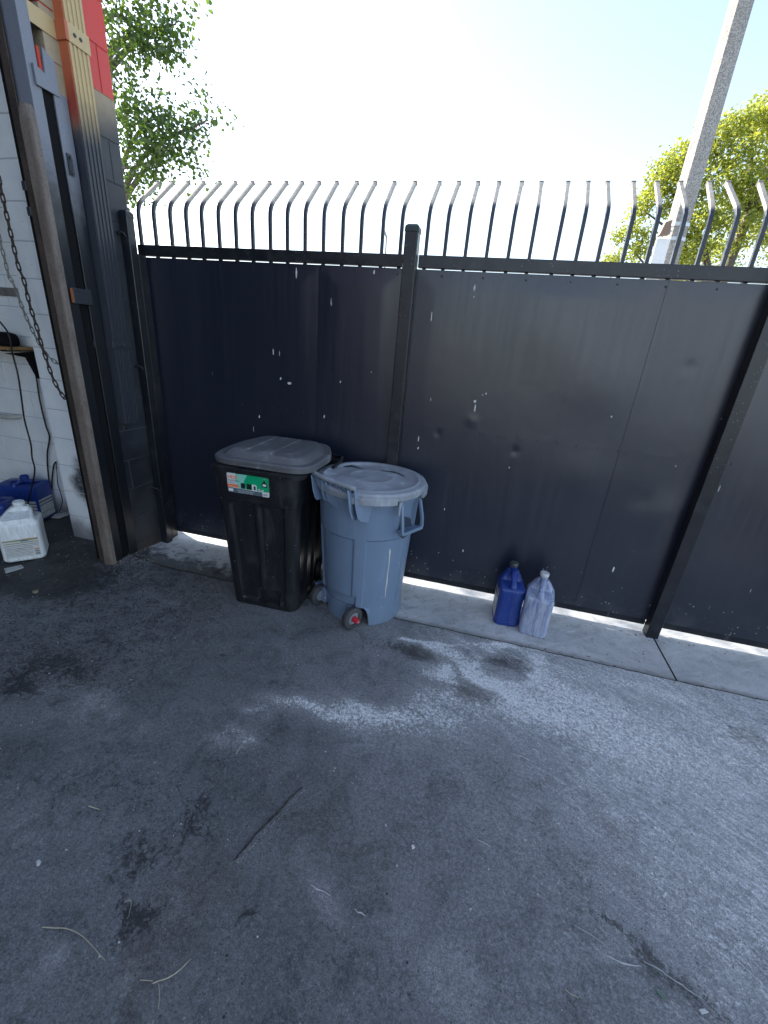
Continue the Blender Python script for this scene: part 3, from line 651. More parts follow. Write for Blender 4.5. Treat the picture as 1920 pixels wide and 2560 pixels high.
def strip(name, pts, w, h, mat, par):
    L_ = []
    P_ = smooth_path(pts, 4)
    for i_, q in enumerate(P_):
        t_ = (P_[min(i_+1, len(P_)-1)]-P_[max(0, i_-1)]).normalized(); n_ = Vector((t_.y, -t_.x, 0)).normalized(); e = min(1, i_/3, (len(P_)-1-i_)/3)
        L_.append([q-n_*w-Vector((0, 0, .004)), q-n_*w*.55+Vector((0, 0, h*e)), q+n_*w*.55+Vector((0, 0, h*e)), q+n_*w-Vector((0, 0, .004))])
    return MB().loft(L_).build(name, mat, par, smooth=25, local=True)
for xx in (-.10, .055):
    strip('lid_rib', [(xx-.015+.06*(y+.2), y, zlid(xx, y)+(.050 if abs(y) < .19 else .040)) for y in (-.195, -.17, -.1, 0, .1, .17, .20)], .011, .009, M['blk_lid'], lo)
strip('front_lip', [(-.10, -.262, zlid(0, -.26)-.004), (0, -.2655, zlid(0, -.26)-.004), (.12, -.268, zlid(0, -.26)-.004)], .004, .010, M['blk_lid'], lo)
for (a0, b0, a1, b1) in ((-.03, .03, .02, .06), (-.03, .03, -.03, .07), (.02, .06, .02, .10), (-.03, .07, .02, .10)):
    strip('embossed_mark', [(a0, b0, zlid(a0, b0)+.0535), ((a0+a1)/2, (b0+b1)/2, zlid(0, b0)+.0540), (a1, b1, zlid(a1, b1)+.0535)], .003, .0022, M['blk_lid'], lo)
hb = MB(); hb.box(.13, .31, .235, .30, .862, .874); hb.tube([(.17, .27, .91), (.335, .22, .905), (.350, .14, .90), (.335, .05, .885)], .011, 8)
hb.build('handle', M['blk'], bb, smooth=60, local=True)
for sx in (1, -1):
    w_ = MB(); w_.lathe([(.03, -.020), (.085, -.020), (.092, -.012), (.092, .012), (.085, .020), (.03, .020)], 28, (sx*.222, .215, .092), 'x', True, True)
    w_.build('wheel', M['blk'], bb, smooth=40, local=True)
# sticker
def flatm(name, c, r=.35): return flat(name, c, r, .5)
stk_w = flatm('sticker white', (.72, .74, .74)); stk_g = flatm('sticker green', (.0, .36, .15)); stk_o = flatm('sticker orange', (.85, .20, .06)); stk_d = flatm('sticker grey', (.10, .13, .15)); stk_t = flatm('sticker teal', (.25, .62, .5)); stk_k = flatm('sticker black', (.012, .014, .016))
def font_mesh(txt, size, mat, name='text', parent=None, org=(0, 0, 0), ux=(1, 0, 0), uy=(0, 0, 1), sx=1, bold=0):
    cu = bpy.data.curves.new(name, 'FONT'); cu.body = txt; cu.size = size; cu.offset = bold
    tmp = bpy.data.objects.new(name+'_c', cu); col.objects.link(tmp)
    dg = bpy.context.evaluated_depsgraph_get(); me = bpy.data.meshes.new_from_object(tmp.evaluated_get(dg))
    bpy.data.objects.remove(tmp); bpy.data.curves.remove(cu)
    ux = Vector(ux); uy = Vector(uy); o_ = Vector(org)
    for v in me.vertices: v.co = o_+ux*(v.co.x*sx)+uy*v.co.y
    me.materials.clear(); me.materials.append(mat)
    o = bpy.data.objects.new(name, me); col.objects.link(o)
    if parent: o.parent = parent
    return o
SW, SH = .245, .112; yb = -.2785; tilt = .060  # sticker frame on the front band
O_ = Vector((-.152, -.2895, .768)); UX = Vector((1, .004, -.0)).normalized(); UY = Vector((0, -tilt, 1)).normalized(); NO = UX.cross(UY).normalized()
def sq(name, pts, mat, lift, parent=None):
    mb = MB(); f = [O_+UX*(a*SW)+UY*(b*SH)+NO*lift for a, b in pts]; bk = [p-NO*.0006 for p in f]; n_ = len(f)
    mb.add(f+bk, [tuple(range(n_)), tuple(range(2*n_-1, n_-1, -1))]+[(i, i+n_, (i+1) % n_+n_, (i+1) % n_) for i in range(n_)])
    return mb.build(name, mat, parent or bb, local=True)
rc = [(.02, 0), (.98, 0), (1, .05), (1, .95), (.98, 1), (.02, 1), (0, .95), (0, .05)]
st = sq('sticker', rc, stk_w, .0008)
sq('green_field', [(.26, .25), (1, .25), (1, .95), (.98, 1), (.50, 1), (.36, .72)], stk_g, .0016, st)
sq('teal_field', [(.20, .62), (.26, .25), (.45, .25), (.40, .62), (.50, 1), (.22, 1)], stk_t, .0020, st)
sq('dark_band', [(.0, .05), (.02, 0), (.84, 0), (.84, .22), (.62, .22), (.0, .25)], stk_d, .0020, st)
sq('orange_band', [(0, .27), (.25, .27), (.28, .36), (.25, .43), (0, .43)], stk_o, .0024, st)
for a, w_ in ((.33, .10), (.47, .11)): sq('picture', [(a, .27), (a+w_, .27), (a+w_, .55), (a, .55)], stk_k, .0026, st)
sq('picture', [(.60, .25), (.71, .25), (.71, .52), (.68, .56), (.60, .56)], stk_w, .0026, st); sq('picture', [(.64, .29), (.685, .29), (.685, .48), (.64, .48)], stk_k, .0030, st)
sq('bag_icon', [(.84, .50), (.96, .50), (.97, .66), (.92, .76), (.91, .86), (.89, .86), (.88, .76), (.83, .66)], stk_k, .0026, st)
sq('bag_mark', [(.86, .55), (.94, .55), (.94, .66), (.86, .66)], stk_w, .0030, st)
sq('barcode', [(.84, .0), (.98, 0), (.98, .20), (.84, .20)], stk_w, .0026, st)
bc = MB()
for i in range(12):
    a = .86+.0088*i
    if i % 3 != 1: bc.add([O_+UX*(q*SW)+UY*(b*SH)+NO*.0030 for q, b in ((a, .05), (a+.005, .05), (a+.005, .17), (a, .17))], [(0, 1, 2, 3)])
bc.build('barcode_lines', stk_k, st, local=True)
sq('badge', [(.02, .05), (.13, .05), (.13, .2), (.02, .2)], stk_w, .0026, st)
def lab(txt, a, b, size, mat, sx=1, bold=0): font_mesh(txt, size, mat, 'lettering', st, O_+UX*(a*SW)+UY*(b*SH)+NO*.0034, UX, UY, sx, bold)
lab('HDX', .025, .72, .027, stk_o, 1, .0006); lab('Wheeled Outdoor', .02, .60, .0125, stk_d, .75, .0002); lab('Trash Can', .02, .485, .0125, stk_d, .8, .0002)
lab('Rueda de basura', .02, .32, .0085, stk_w, .8); lab('45 gal', .74, .28, .017, stk_w, .85, .0004); lab('Heavy duty wheeled trash can', .25, .125, .009, stk_w, .9); lab('Bote de basura con ruedas', .25, .04, .009, stk_w, .9); lab('4 5 gallon', .86, .90, .006, stk_w, 1)
# ------------------------------------------------------------ GREY ROUND BIN
M['gry'] = binmat('grey blue bin plastic', (.150, .210, .300), 12, .9, .25, .42)
M['gry_lid'] = binmat('dusty grey lid', (.27, .295, .33), 6, .7, 1.2, .55)
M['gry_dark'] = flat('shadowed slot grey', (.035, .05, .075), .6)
GC = Vector((-.615, 2.265, 0)); RZ = math.atan2(-.51, .86)
gb = thing('round_bin', 'grey blue round rolling bin with a lid, red capped wheels and side handle', 'rolling bin', GC, RZ)
def gr(z, a):
    """radius of body at height z and local angle a (degrees, -90 = wheel side)"""
    r = .252+.043*min(z, .80)/.80; d = 0
    def zone(c, w, z0, z1, dep):
        da = (a-c+180) % 360-180; e = max(0, min(1, (w-abs(da))/1.6)); f = max(0, min(1, (z-z0)/.012, (z1-z)/.012)); return dep*min(e, f)
    top = .585
    for c, w in ((-90, 32), (-18, 27), (42, 27), (105, 27), (165, 27), (-153, 18)): d = max(d, zone(c, w, .30 if c == -90 else .08, top, .011))
    d = max(d, zone(-90, 37, -.02, .20, .018)); d = max(d, zone(-90, 32, .18, .585, .011))
    return r-d
n = 240; zsg = [0, .004, .05, .10, .15, .185, .195, .205, .25, .3, .4, .5, .56, .573, .580, .585, .592, .60, .65, .72, .78, .80, .815, .83]
rings = []
for z in zsg:
    ring = []
    for i in range(n):
        a = 360*i/n; r = gr(z, a); zz = z
        if z > .79: r += .010
        # cut-outs at the wheels
        if z <= .13:
            for c, w in ((-90-38, 18), (-90+38, 18)):
                da = (a-c+180) % 360-180
                if abs(da) < w:
                    hh = .128*math.sqrt(max(0, 1-(da/w)**4)); zz = max(z, hh*(1+z*.0)); zz = hh+(z)*(.13-hh)/.13 if hh > z*0 else z
        ring.append((r*math.cos(R_(a)), r*math.sin(R_(a)), zz))
    rings.append(ring)
gbody = MB().loft(rings, False, False)
gbo = gbody.build('body', M['gry'], gb, smooth=35, local=True)
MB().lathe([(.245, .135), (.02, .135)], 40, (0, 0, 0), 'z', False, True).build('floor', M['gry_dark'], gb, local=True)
# lid
LZ = .835; lp_ = [(.300, LZ-.006), (.314, LZ-.006), (.320, LZ+.004), (.322, LZ+.028), (.317, LZ+.037), (.306, LZ+.041), (.290, LZ+.040), (.282, LZ+.044), (.272, LZ+.045), (.262, LZ+.038), (.252, LZ+.034), (.235, LZ+.034), (.14, LZ+.037), (.130, LZ+.041), (.122, LZ+.043), (.115, LZ+.041), (.05, LZ+.042), (.004, LZ+.042)]
glid = MB().lathe(lp_, 96, (0, 0, 0), 'z', True, True)
LX = Vector((.02, -.015, 0)); glid.v = [v+LX for v in glid.v]
gl = glid.build('lid', M['gry_lid'], gb, smooth=28, local=True)
# thicker clip band on near side of the lid
for (a0, a1) in ((-62, -18), (18, 60), (120, 165), (-165, -125)):
    arc = []; inner = []
    k = MB(); rs = []
    for i in range(13):
        a = R_(a0+(a1-a0)*i/12); c_, s_ = math.cos(a), math.sin(a)
        rs.append([LX+Vector((rr*c_, rr*s_, zz)) for rr, zz in ((.316, LZ-.018), (.331, LZ-.018), (.331, LZ+.014), (.322, LZ+.020))])
    k.loft(rs); k.build('lid_clip', M['gry_lid'], gl, smooth=40, local=True)
# stain on lid
stn = MB(); 
path = [(-.20, .10), (-.17, .13), (-.13, .125), (-.08, .10), (-.02, .10), (.04, .125), (.10, .135), (.15, .11), (.19, .075)]
wd = [.018, .022, .012, .003, .003, .008, .012, .010, .004]
M['stain'] = flat('dark water stain', (.035, .045, .045), .5)
sp_ = smooth_path([(a, b, 0) for a, b in path], 4); 
L0 = []; 
for i, q in enumerate(sp_):
    f = i/(len(sp_)-1)*(len(wd)-1); k_ = int(min(f, len(wd)-2)); w_ = wd[k_]+(wd[k_+1]-wd[k_])*(f-k_); w_ *= 1+.5*noise.noise(Vector((i*.9, 0, 0)))
    rr = math.hypot(q.x, q.y); zz = LZ+.0372
    ca, sa = math.cos(-RZ), math.sin(-RZ); X = q.x*ca-q.y*sa; Y = q.x*sa+q.y*ca
    nx_, ny_ = -sa*0-(-sa), 0
    up_ = Vector((-sa*0+(-sa*1)*-1*0, 0, 0))
    off_ = Vector((0*ca-1*sa, 0*sa+1*ca, 0))
    L0.append([Vector((X, Y, zz))+off_*w_, Vector((X, Y, zz))-off_*w_])
stn.loft(L0, False, False, closed=False); 
# ------------------------------------------------------------ grip bar with fins on the wheel side
def L5(x, y, z):
    q = at(760+x*.2049, 1120+y*.2049, z=z)-GC; c_, s_ = math.cos(-RZ), math.sin(-RZ); return Vector((q.x*c_-q.y*s_, q.x*s_+q.y*c_, z))
bar = [L5(88, 275, .900), L5(140, 310, .904), L5(220, 355, .905), L5(330, 398, .905), L5(470, 452, .905), L5(560, 480, .905), L5(625, 500, .902)]
k = MB(); k.tube(smooth_path(bar, 5), .0125, 10); grip = k.build('grip_bar', M['gry_lid'], gb, smooth=60, local=True)
k = MB(); sb = smooth_path(bar, 8)
for i in range(2, len(sb)-8, 2):
    q_ = sb[i]; t_ = (sb[i+1]-sb[i-1]).normalized(); n_ = Vector((t_.y, -t_.x, 0)); k.obox(q_-Vector((0, 0, .024))-n_*.006, t_, n_, (0, 0, 1), (.0026, .010, .013))
k.build('comb_ribs', M['gry'], grip, local=True)
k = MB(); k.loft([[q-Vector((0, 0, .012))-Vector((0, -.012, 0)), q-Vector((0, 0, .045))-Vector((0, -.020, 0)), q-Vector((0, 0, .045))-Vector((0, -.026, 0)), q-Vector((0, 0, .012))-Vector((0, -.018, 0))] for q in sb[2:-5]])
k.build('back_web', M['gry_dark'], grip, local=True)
def finp(pts, w=.0035):
    pts = [Vector(p) for p in pts]; nn = (pts[1]-pts[0]).cross(pts[2]-pts[0]).normalized(); n_ = len(pts)
    a = [p-nn*w for p in pts]; b = [p+nn*w for p in pts]
    MB().add(a+b, [tuple(range(n_)), tuple(range(2*n_-1, n_-1, -1))]+[(i, (i+1) % n_, (i+1) % n_+n_, i+n_) for i in range(n_)]).build('fin', M['gry'], gb, bevel=.002, local=True)
finp([L5(608, 505, .897), L5(625, 740, .80), L5(655, 870, .742), L5(690, 897, .728), (.208, -.197, .694), (.216, -.186, .66), (.222, -.190, .80)])
finp([L5(532, 515, .897), L5(560, 760, .79), L5(590, 870, .745), (.161, -.238, .70), (.168, -.234, .80)])
finp([L5(262, 420, .897), L5(270, 560, .82), L5(292, 645, .775), (.055, -.285, .745), (.05, -.287, .80)])
finp([L5(214, 392, .897), L5(222, 540, .82), L5(244, 625, .78), (-.02, -.289, .76), (-.03, -.288, .80)])
finp([L5(86, 330, .897), L5(110, 520, .82), L5(138, 612, .78), L5(160, 635, .77), (-.085, -.278, .755), (-.09, -.277, .80)])
# side handle on the right side
hd = R_(-14)
def HP(off, z, tang): 
    c_, s_ = math.cos(hd_a), math.sin(hd_a); return Vector((off*c_-tang*s_, off*s_+tang*c_, z))
def side_handle(deg):
    global hd_a
    hd_a = R_(deg)
    k = MB()
    k.tube([HP(.292, .815, -.075), HP(.318, .80, -.078), HP(.340, .70, -.086), HP(.345, .645, -.084)], .0085, 6, sq=True)
    k.tube([HP(.292, .815, .075), HP(.318, .80, .078), HP(.340, .70, .086), HP(.345, .645, .084)], .0085, 6, sq=True)
    k.obox(HP(.335, .640, 0), (-math.sin(hd_a), math.cos(hd_a), 0), (math.cos(hd_a), math.sin(hd_a), .2), (0, 0, 1), (.085, .020, .010))
    k.obox(HP(.314, .640, 0), (-math.sin(hd_a), math.cos(hd_a), 0), (math.cos(hd_a), math.sin(hd_a), .0), (0, 0, 1), (.078, .022, .004))
    k.build('side_handle', M['gry'], gb, bevel=.003, local=True)
side_handle(2); side_handle(182)
shade_outline = []
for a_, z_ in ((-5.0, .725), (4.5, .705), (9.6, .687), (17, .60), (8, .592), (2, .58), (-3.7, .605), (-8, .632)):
    rr = gr(z_, a_)+.011; shade_outline.append(Vector((rr*math.cos(R_(a_)), rr*math.sin(R_(a_)), z_)))
MB().add(shade_outline+[q*.985 for q in shade_outline], [tuple(range(8)), tuple(range(15, 7, -1))]+[(i, (i+1) % 8, (i+1) % 8+8, i+8) for i in range(8)]).build('handle_shade', M['gry_dark'], gb, local=True)  # dark patch on the body paints the shade under the side handle
# latch tongue of the lid
for tg in (-.088,):
    hd_a = R_(2); k = MB(); k.obox(HP(.318, .785, tg), (-math.sin(hd_a), math.cos(hd_a), 0), (math.cos(hd_a), math.sin(hd_a), -.5), (0, 0, 1), (.014, .005, .038))
    k.build('latch', M['gry_lid'], gb, bevel=.003, local=True)
# wheels
M['tyre'] = binmat('wheel rubber', (.05, .052, .055), 20, .2, .5, .7)
for sx in (1, -1):
    cx, cy = sx*.158, -.228
    w_ = MB(); w_.lathe([(.040, -.020), (.060, -.021), (.0675, -.015), (.069, 0), (.0675, .015), (.060, .021), (.040, .020)], 32, (cx, cy, .069), 'x', False, False)
    wo = w_.build('wheel', M['tyre'], gb, smooth=50, local=True)
    tr = MB()
    for i in range(40):
        a = 2*math.pi*i/40; tr.obox((cx, cy+.0688*math.cos(a), .069+.0688*math.sin(a)), (1, 0, 0), (0, math.cos(a), math.sin(a)), (0, -math.sin(a), math.cos(a)), (.015, .0012, .0019))
    tr.build('tread', M['tyre'], wo, local=True)
    MB().lathe([(.041, -.014), (.041, .012), (.033, .016), (.018, .012), (.014, .017), (.002, .017)], 28, (cx, cy, .069), 'x', True, True).build('rim', flat('grey hub', (.22, .25, .28), .5), wo, smooth=40, local=True)
    MB().lathe([(.018, 0), (.018, .020), (.015, .022), (.014, .036), (.008, .038)], 14, (cx+sx*.016 if sx > 0 else cx-.054, cy, .069), 'x', True, True).build('hub_cap', flat('red hub cap', (.55, .02, .04), .35), wo, smooth=40, local=True)
    MB().lathe([(.0045, 0), (.0045, .008)], 8, (cx+.053, cy, .069), 'x', False, True).build('axle_tip', flat('axle steel', (.5, .5, .5), .3), wo, local=True)
    MB().box(cx-.055, cx-.022 if sx > 0 else cx+.055, cy+.0, cy+.05, .03, .13).build('wheel_bracket', M['gry'], gb, bevel=.004, local=True)
# thin pale streak down the right flank
k = MB(); pts = []
M['pale_streak'] = flat('pale streak tone', (.62, .60, .55), .6)
a0 = -14
for i, (da, z, w_) in enumerate(((0, .52, .002), (.6, .50, .005), (.9, .47, .003), (1.6, .40, .0022), (1.2, .34, .003), (2.0, .29, .004), (1.4, .24, .0025), (2.4, .18, .001))):
    a = R_(a0+da); r = gr(z, a0+da)+.0015; pts.append([(r*math.cos(a-w_/r), r*math.sin(a-w_/r), z), (r*math.cos(a+w_/r), r*math.sin(a+w_/r), z)])
k.loft(pts, False, False, closed=False); k.build('flank_streak', M['pale_streak'], gbo, local=True)
stn.build('water_stain', M['stain'], gl, local=True)
# ------------------------------------------------------------ JUGS
def jug_mat(name, base, dust, amt, label=None):
    t = NT(name); p = t.obj(); n1 = t.noise(p, 30, 7, .75, .6, sc=(2, 2, .25)); n2 = t.noise(p, 140, 4, .7)
    c = t.mix(t.math('MULTIPLY', t.ramp(n1, .5-amt*.35, .68), amt), base, dust)
    v = t.n('TexVoronoi', Vector=p, Scale=70.); rn = t.sep(v.outputs[1])[0]
    z = t.sep(p)[2]
    sp = t.math('MULTIPLY', t.math('LESS_THAN', v.outputs[0], .14), t.math('GREATER_THAN', rn, t.ramp(z, .0, .15, .55, .93)))
    c = t.mix(t.math('MULTIPLY', sp, .7), c, (.5, .5, .5))
    return t.fin(c, t.ramp(n1, .3, .8, .28, .6), t.bump(n2, .12, .002), 0, .5)
M['jblue'] = jug_mat('blue jug plastic', (.010, .038, .215), (.2, .26, .4), .12)
M['jdust'] = jug_mat('blue jug under dried white film', (.03, .065, .24), (.46, .51, .60), .9)
M['jwhite'] = jug_mat('dirty white jug plastic', (.78, .81, .83), (.38, .39, .37), .6)
M['jlab'] = dusty('scuffed paper label', (.55, .56, .54), (.2, .2, .2), .5, .6, 40, 0, .05)
def jug(name, label, cat, loc, rz, W, D, H, mat, capmat, neckH, group=None, cap=True, neckpos=(0, .25), capr=.024, handle_side=-1, lean=0):
    t_ = thing(name, label, cat, loc, rz, group)
    hx, hy = W/2, D/2; ny_ = neckpos[1]*D; nx_ = neckpos[0]*W
    def ring(kx, ky, z, cx=0, cy=0, r=.03): return [(x+cx, y+cy, z) for x, y, _, _ in rrect(hx*kx, hy*ky, min(r, hx*kx*.9, hy*ky*.9), 5, 4)]
    rg = [ring(.90, .92, 0), ring(.97, .98, .010), ring(1, 1, .022), ring(.985, .985, .030), ring(.985, .985, H*.62), ring(1.0, 1.0, H*.66), ring(1, 1, H*.90), ring(1, 1, H*.955, 0, 0, .022), ring(.97, .97, H*.99, 0, 0, .022)]
    hb_ = neckH-.035
    q_ = -handle_side; rg += [ring(.95, .90, H+.004, 0, 0, .022), ring(.90, .36, H+.004+.004, 0, q_*D*.27, .020), ring(.80, .30, H+(hb_-H)*.30, 0, q_*D*.28, .020), ring(.60, .28, H+(hb_-H)*.68, nx_*.6, ny_*1.08, .020), ring(.40, .28, hb_, nx_, ny_, .022)]
    bd = MB().loft(rg).build('body', mat, t_, smooth=50, local=True)
    nk = MB().lathe([(capr*.9, hb_-.006), (capr*.9, neckH-.018), (capr*1.0, neckH-.016), (capr, neckH-.010), (capr*.88, neckH-.009), (capr*.88, neckH)], 20, (nx_, ny_, 0), 'z', False, False)
    nk.lathe([(capr*.70, neckH), (capr*.70, neckH-.02)], 20, (nx_, ny_, 0), 'z', False, True); nk.lathe([(capr*.88, neckH), (capr*.70, neckH)], 20, (nx_, ny_, 0))
    nk.build('neck', mat, t_, smooth=50, local=True)
    if cap:
        c = MB().lathe([(capr*1.08, neckH-.012), (capr*1.12, neckH-.010), (capr*1.12, neckH+.006), (capr*1.0, neckH+.010), (.003, neckH+.010)], 24, (nx_, ny_, 0), 'z', True, True)
        c.build('cap', capmat, t_, smooth=40, local=True)
    s_ = handle_side
    hp = [(nx_, ny_+s_*capr*.5, hb_-.004), (nx_*.8, ny_+s_*(capr+.030), hb_-.004), (nx_*.3, s_*hy*.62, H+(hb_-H)*.52), (0, s_*hy*.84, H+.012), (0, s_*hy*.80, H-.045)]
    hh = MB(); sp2 = smooth_path(hp, 5); rings_ = []
    for i, q in enumerate(sp2):
        tt = (sp2[min(i+1, len(sp2)-1)]-sp2[max(0, i-1)]).normalized(); nn = Vector((1, 0, 0)).cross(tt).normalized()
        f = i/(len(sp2)-1); wx = .0165+.016*f**4; wy = .011
        rings_.append([q+Vector((wx*math.cos(a), 0, 0))+nn*(wy*math.sin(a)) for a in [2*math.pi*j/12 for j in range(12)]])
    hh.loft(rings_); hh.build('handle', mat, t_, smooth=60, local=True)
    return t_, bd
capk = dusty('grey black cap', (.04, .045, .04), (.3, .3, .3), .6, .5); capw = dusty('white dirty cap', (.6, .6, .6), (.3, .3, .3), .3, .5)
j1, b1 = jug('oil_jug', 'deep blue plastic jug with a dark cap against the black fence', 'jug', (.302, 2.425, 0), R_(5), .155, .185, .262, M['jblue'], capk, .375, 'blue jugs by the fence')
j2, b2 = jug('oil_jug', 'blue jug coated in dried white film with a white cap, by the fence', 'jug', (.472, 2.375, 0), R_(-7), .165, .185, .262, M['jdust'], capw, .37, 'blue jugs by the fence')
def side_label(par, bd, W, D, H, sgn, cols, y0=-.7, y1=.7, z0=.15, z1=.8):
    k = MB(); x = sgn*(W/2*.985+.0012); k.box(min(x, x-sgn*.001), max(x, x-sgn*.001), y0*D/2, y1*D/2, z0*H, z1*H); lo_ = k.build('label', cols[0], par, local=True)
    for i, (a, b, c, d, m_) in enumerate(cols[1]):
        k = MB(); xx = x+sgn*.0012; f = lambda u: (y0+(y1-y0)*u)*D/2; g = lambda u: (z0+(z1-z0)*u)*H
        k.box(min(xx, xx-sgn*.001), max(xx, xx-sgn*.001), min(f(a), f(b)), max(f(a), f(b)), g(c), g(d)); k.build('label_stripe', m_, lo_, local=True)
yel = flat('label yellow', (.55, .5, .03), .5); nav = flat('label navy', (.01, .015, .05), .5); ora = flat('label orange', (.5, .22, .1), .6); tea = flat('label teal', (.05, .2, .25), .6); oliv = flat('label olive', (.25, .24, .12), .6)
side_label(j1, b1, .155, .185, .262, -1, (M['jlab'], [(.1, .9, .80, .92, nav)]))
side_label(j2, b2, .155, .185, .262, -1, (M['jlab'], [(.05, .55, .72, .97, yel), (.0, 1, .55, .65, nav), (.2, .6, .3, .36, nav)]))
# white jug and the two blue ones at the garage wall
wr = math.atan2(1.96-1.785, -2.862+3.0)
GZ = .006
wj, wb = jug('white_jug', 'dirty white plastic jug with a peeling label, without a cap, on the oily garage floor', 'jug', (-3.015, 1.955, GZ), R_(46), .235, .21, .275, M['jwhite'], None, .395, None, False, (.08, .10), .036, 1)
def front_label(par, W, D, H, cols, x0, x1, z0, z1):
    k = MB(); y = -(D/2*.985+.0012); k.box(x0*W/2, x1*W/2, y, y+.001, z0*H, z1*H); lo_ = k.build('label', M['jlab'], par, local=True)
    for (a, b, c, d, m_) in cols:
        f = lambda u: (x0+(x1-x0)*u)*W/2; g = lambda u: (z0+(z1-z0)*u)*H
        k = MB(); k.box(f(a), f(b), y-.0012, y-.0002, g(c), g(d)); k.build('label_stripe', m_, lo_, local=True)
txt = flat('label print', (.18, .2, .22), .6)
front_label(wj, .235, .21, .275, [(0, 1, .90, .97, oliv), (.55, 1, .97, 1.0, ora), (.5, .72, .86, .93, tea), (0, 1, .78, .82, oliv), (0, 1, .68, .71, txt), (0, .97, .60, .62, txt), (.02, .8, .50, .53, txt), (.02, .8, .42, .44, txt), (.02, .76, .35, .37, txt), (.02, .8, .27, .29, txt), (.02, .8, .2, .22, txt), (.02, .7, .12, .14, txt), (.84, .97, .08, .18, txt), (.84, .97, .22, .30, txt), (.84, .97, .34, .42, ora)], -.80, .80, .10, .60)
k = MB(); k.box(-3.00, -2.90, 1.80, 1.86, .006, .010)
bk, bbk = jug('oil_jug', 'dark blue open jug with a white label at the foot of the white wall', 'jug', (-3.62, 2.44, 0), R_(18), .32, .22, .30, M['jblue'], None, .37, None, False, (.1, .0), .032, -1)
front_label(bk, .32, .22, .30, [(0, 1, .85, .9, nav), (0, 1, .7, .74, nav), (0, 1, .55, .58, nav), (0, 1, .3, .33, txt)], -.4, .97, .06, .62)
side_label(bk, bbk, .32, .22, .30, 1, (M['jlab'], [(0, 1, .85, .9, nav), (0, 1, .7, .74, nav), (0, 1, .3, .33, txt)]), z0=.06, z1=.62)
jug('oil_jug', 'bright blue jug cut off by the left edge, behind the white jug', 'jug', (-3.40, 2.06, 0), R_(35), .22, .20, .30, M['jblue'], None, .36, None, False, (.0, .1), .03, -1)
# ------------------------------------------------------------ things at the white wall
M['wood'] = dusty('shelf wood', (.34, .20, .08), (.15, .1, .06), .5, .6, 30)
sh = thing('wall_shelf', 'small wooden shelf on a black bracket on the white block wall', 'shelf', (-3.6, 2.6, 1.34))
MB().box(-4.05, -3.31, 2.36, 2.604, 1.345, 1.363).build('board', M['wood'], sh, bevel=.002)
k = MB(); k.box(-3.40, -3.375, 2.37, 2.604, 1.332, 1.3445); k.add([(-3.40+dx, y, z) for dx in (0, .025) for y, z in ((2.604, 1.33), (2.604, 1.14), (2.580, 1.14), (2.530, 1.29), (2.39, 1.318))], [(0, 1, 2, 3, 4), (9, 8, 7, 6, 5)]+[(i, (i+1) % 5, (i+1) % 5+5, i+5) for i in range(5)])
k.build('bracket', M['void'], sh)
k = MB(); k.loft([[(x*s-3.56, y*s+2.47, z) for x, y, _, _ in rrect(.15, .08, .05, 6, 3)] for s, z in ((.9, 1.365), (1, 1.375), (1, 1.42), (.92, 1.445), (.7, 1.455))])
tag(k.build('tool_case', M['void'], None, smooth=50), 'rounded black case lying on the small wooden shelf', 'case')
tag(MB().box(-3.95, -3.425, 2.596, 2.6085, 1.70, 1.755).build('wall_rail', steel('scuffed grey rail', (.12, .12, .12), (.2, .19, .18), (.05, .05, .05), .6), None, bevel=.002), 'scuffed grey metal rail screwed high on the white wall', 'rail')
tag(MB().tube([(-3.95, 2.55, .80), (-3.72, 2.55, .812), (-3.69, 2.57, .812), (-3.69, 2.606, .812)], .019, 10).build('wall_pipe', dusty('pale pipe', (.45, .45, .42), (.2, .2, .2), .5, .6), None, smooth=60), 'short pale pipe stub on the white block wall', 'pipe')
M['cable'] = flat('black cable', (.010, .010, .012), .45)
def r2(x, y): return x*.3618, 700+y*.3618
def cable(pts, y, r, label):
    P = [at(*r2(*p), y=y) for p in pts]
    tag(MB().tube(smooth_path(P, 5), r, 8).build('power_cable', M['cable'], None, smooth=60), label, 'cable', 'black cables hanging on the white wall')
cable([(-40, 240), (0, 290), (60, 375), (90, 520), (125, 660), (150, 830), (170, 970), (212, 1130), (222, 1230), (240, 1310), (222, 1420), (190, 1550)], 2.33, .0055, 'black cable hanging past the shelf and down to the blue jug')
cable([(225, 545), (252, 680), (268, 790), (288, 890), (318, 1010), (342, 1085), (328, 1190), (330, 1300), (345, 1440), (352, 1468), (358, 1430), (362, 1350), (372, 1280), (387, 1256)], 2.585, .0058, 'thick black cable looping low on the white wall beside the pier')
cable([(387, 1256), (393, 1320), (398, 1400), (415, 1460), (430, 1520), (422, 1570), (408, 1600)], 2.575, .0032, 'thin black cable end dangling to the floor by the pier')
# bent wire hook
tag(MB().tube(smooth_path([at(90*.3858, 1400*.3858, y=2.60), at(100*.3858, 1470*.3858, y=2.60), at(125*.3858, 1530*.3858, y=2.60), at(180*.3858, 1552*.3858, y=2.60), at(250*.3858, 1566*.3858, y=2.60)], 4), .0035, 6).build('wire_hook', flat('grey wire', (.12, .12, .13), .5), None, smooth=60), 'thin bent wire fixed on the upper white block wall', 'wire')
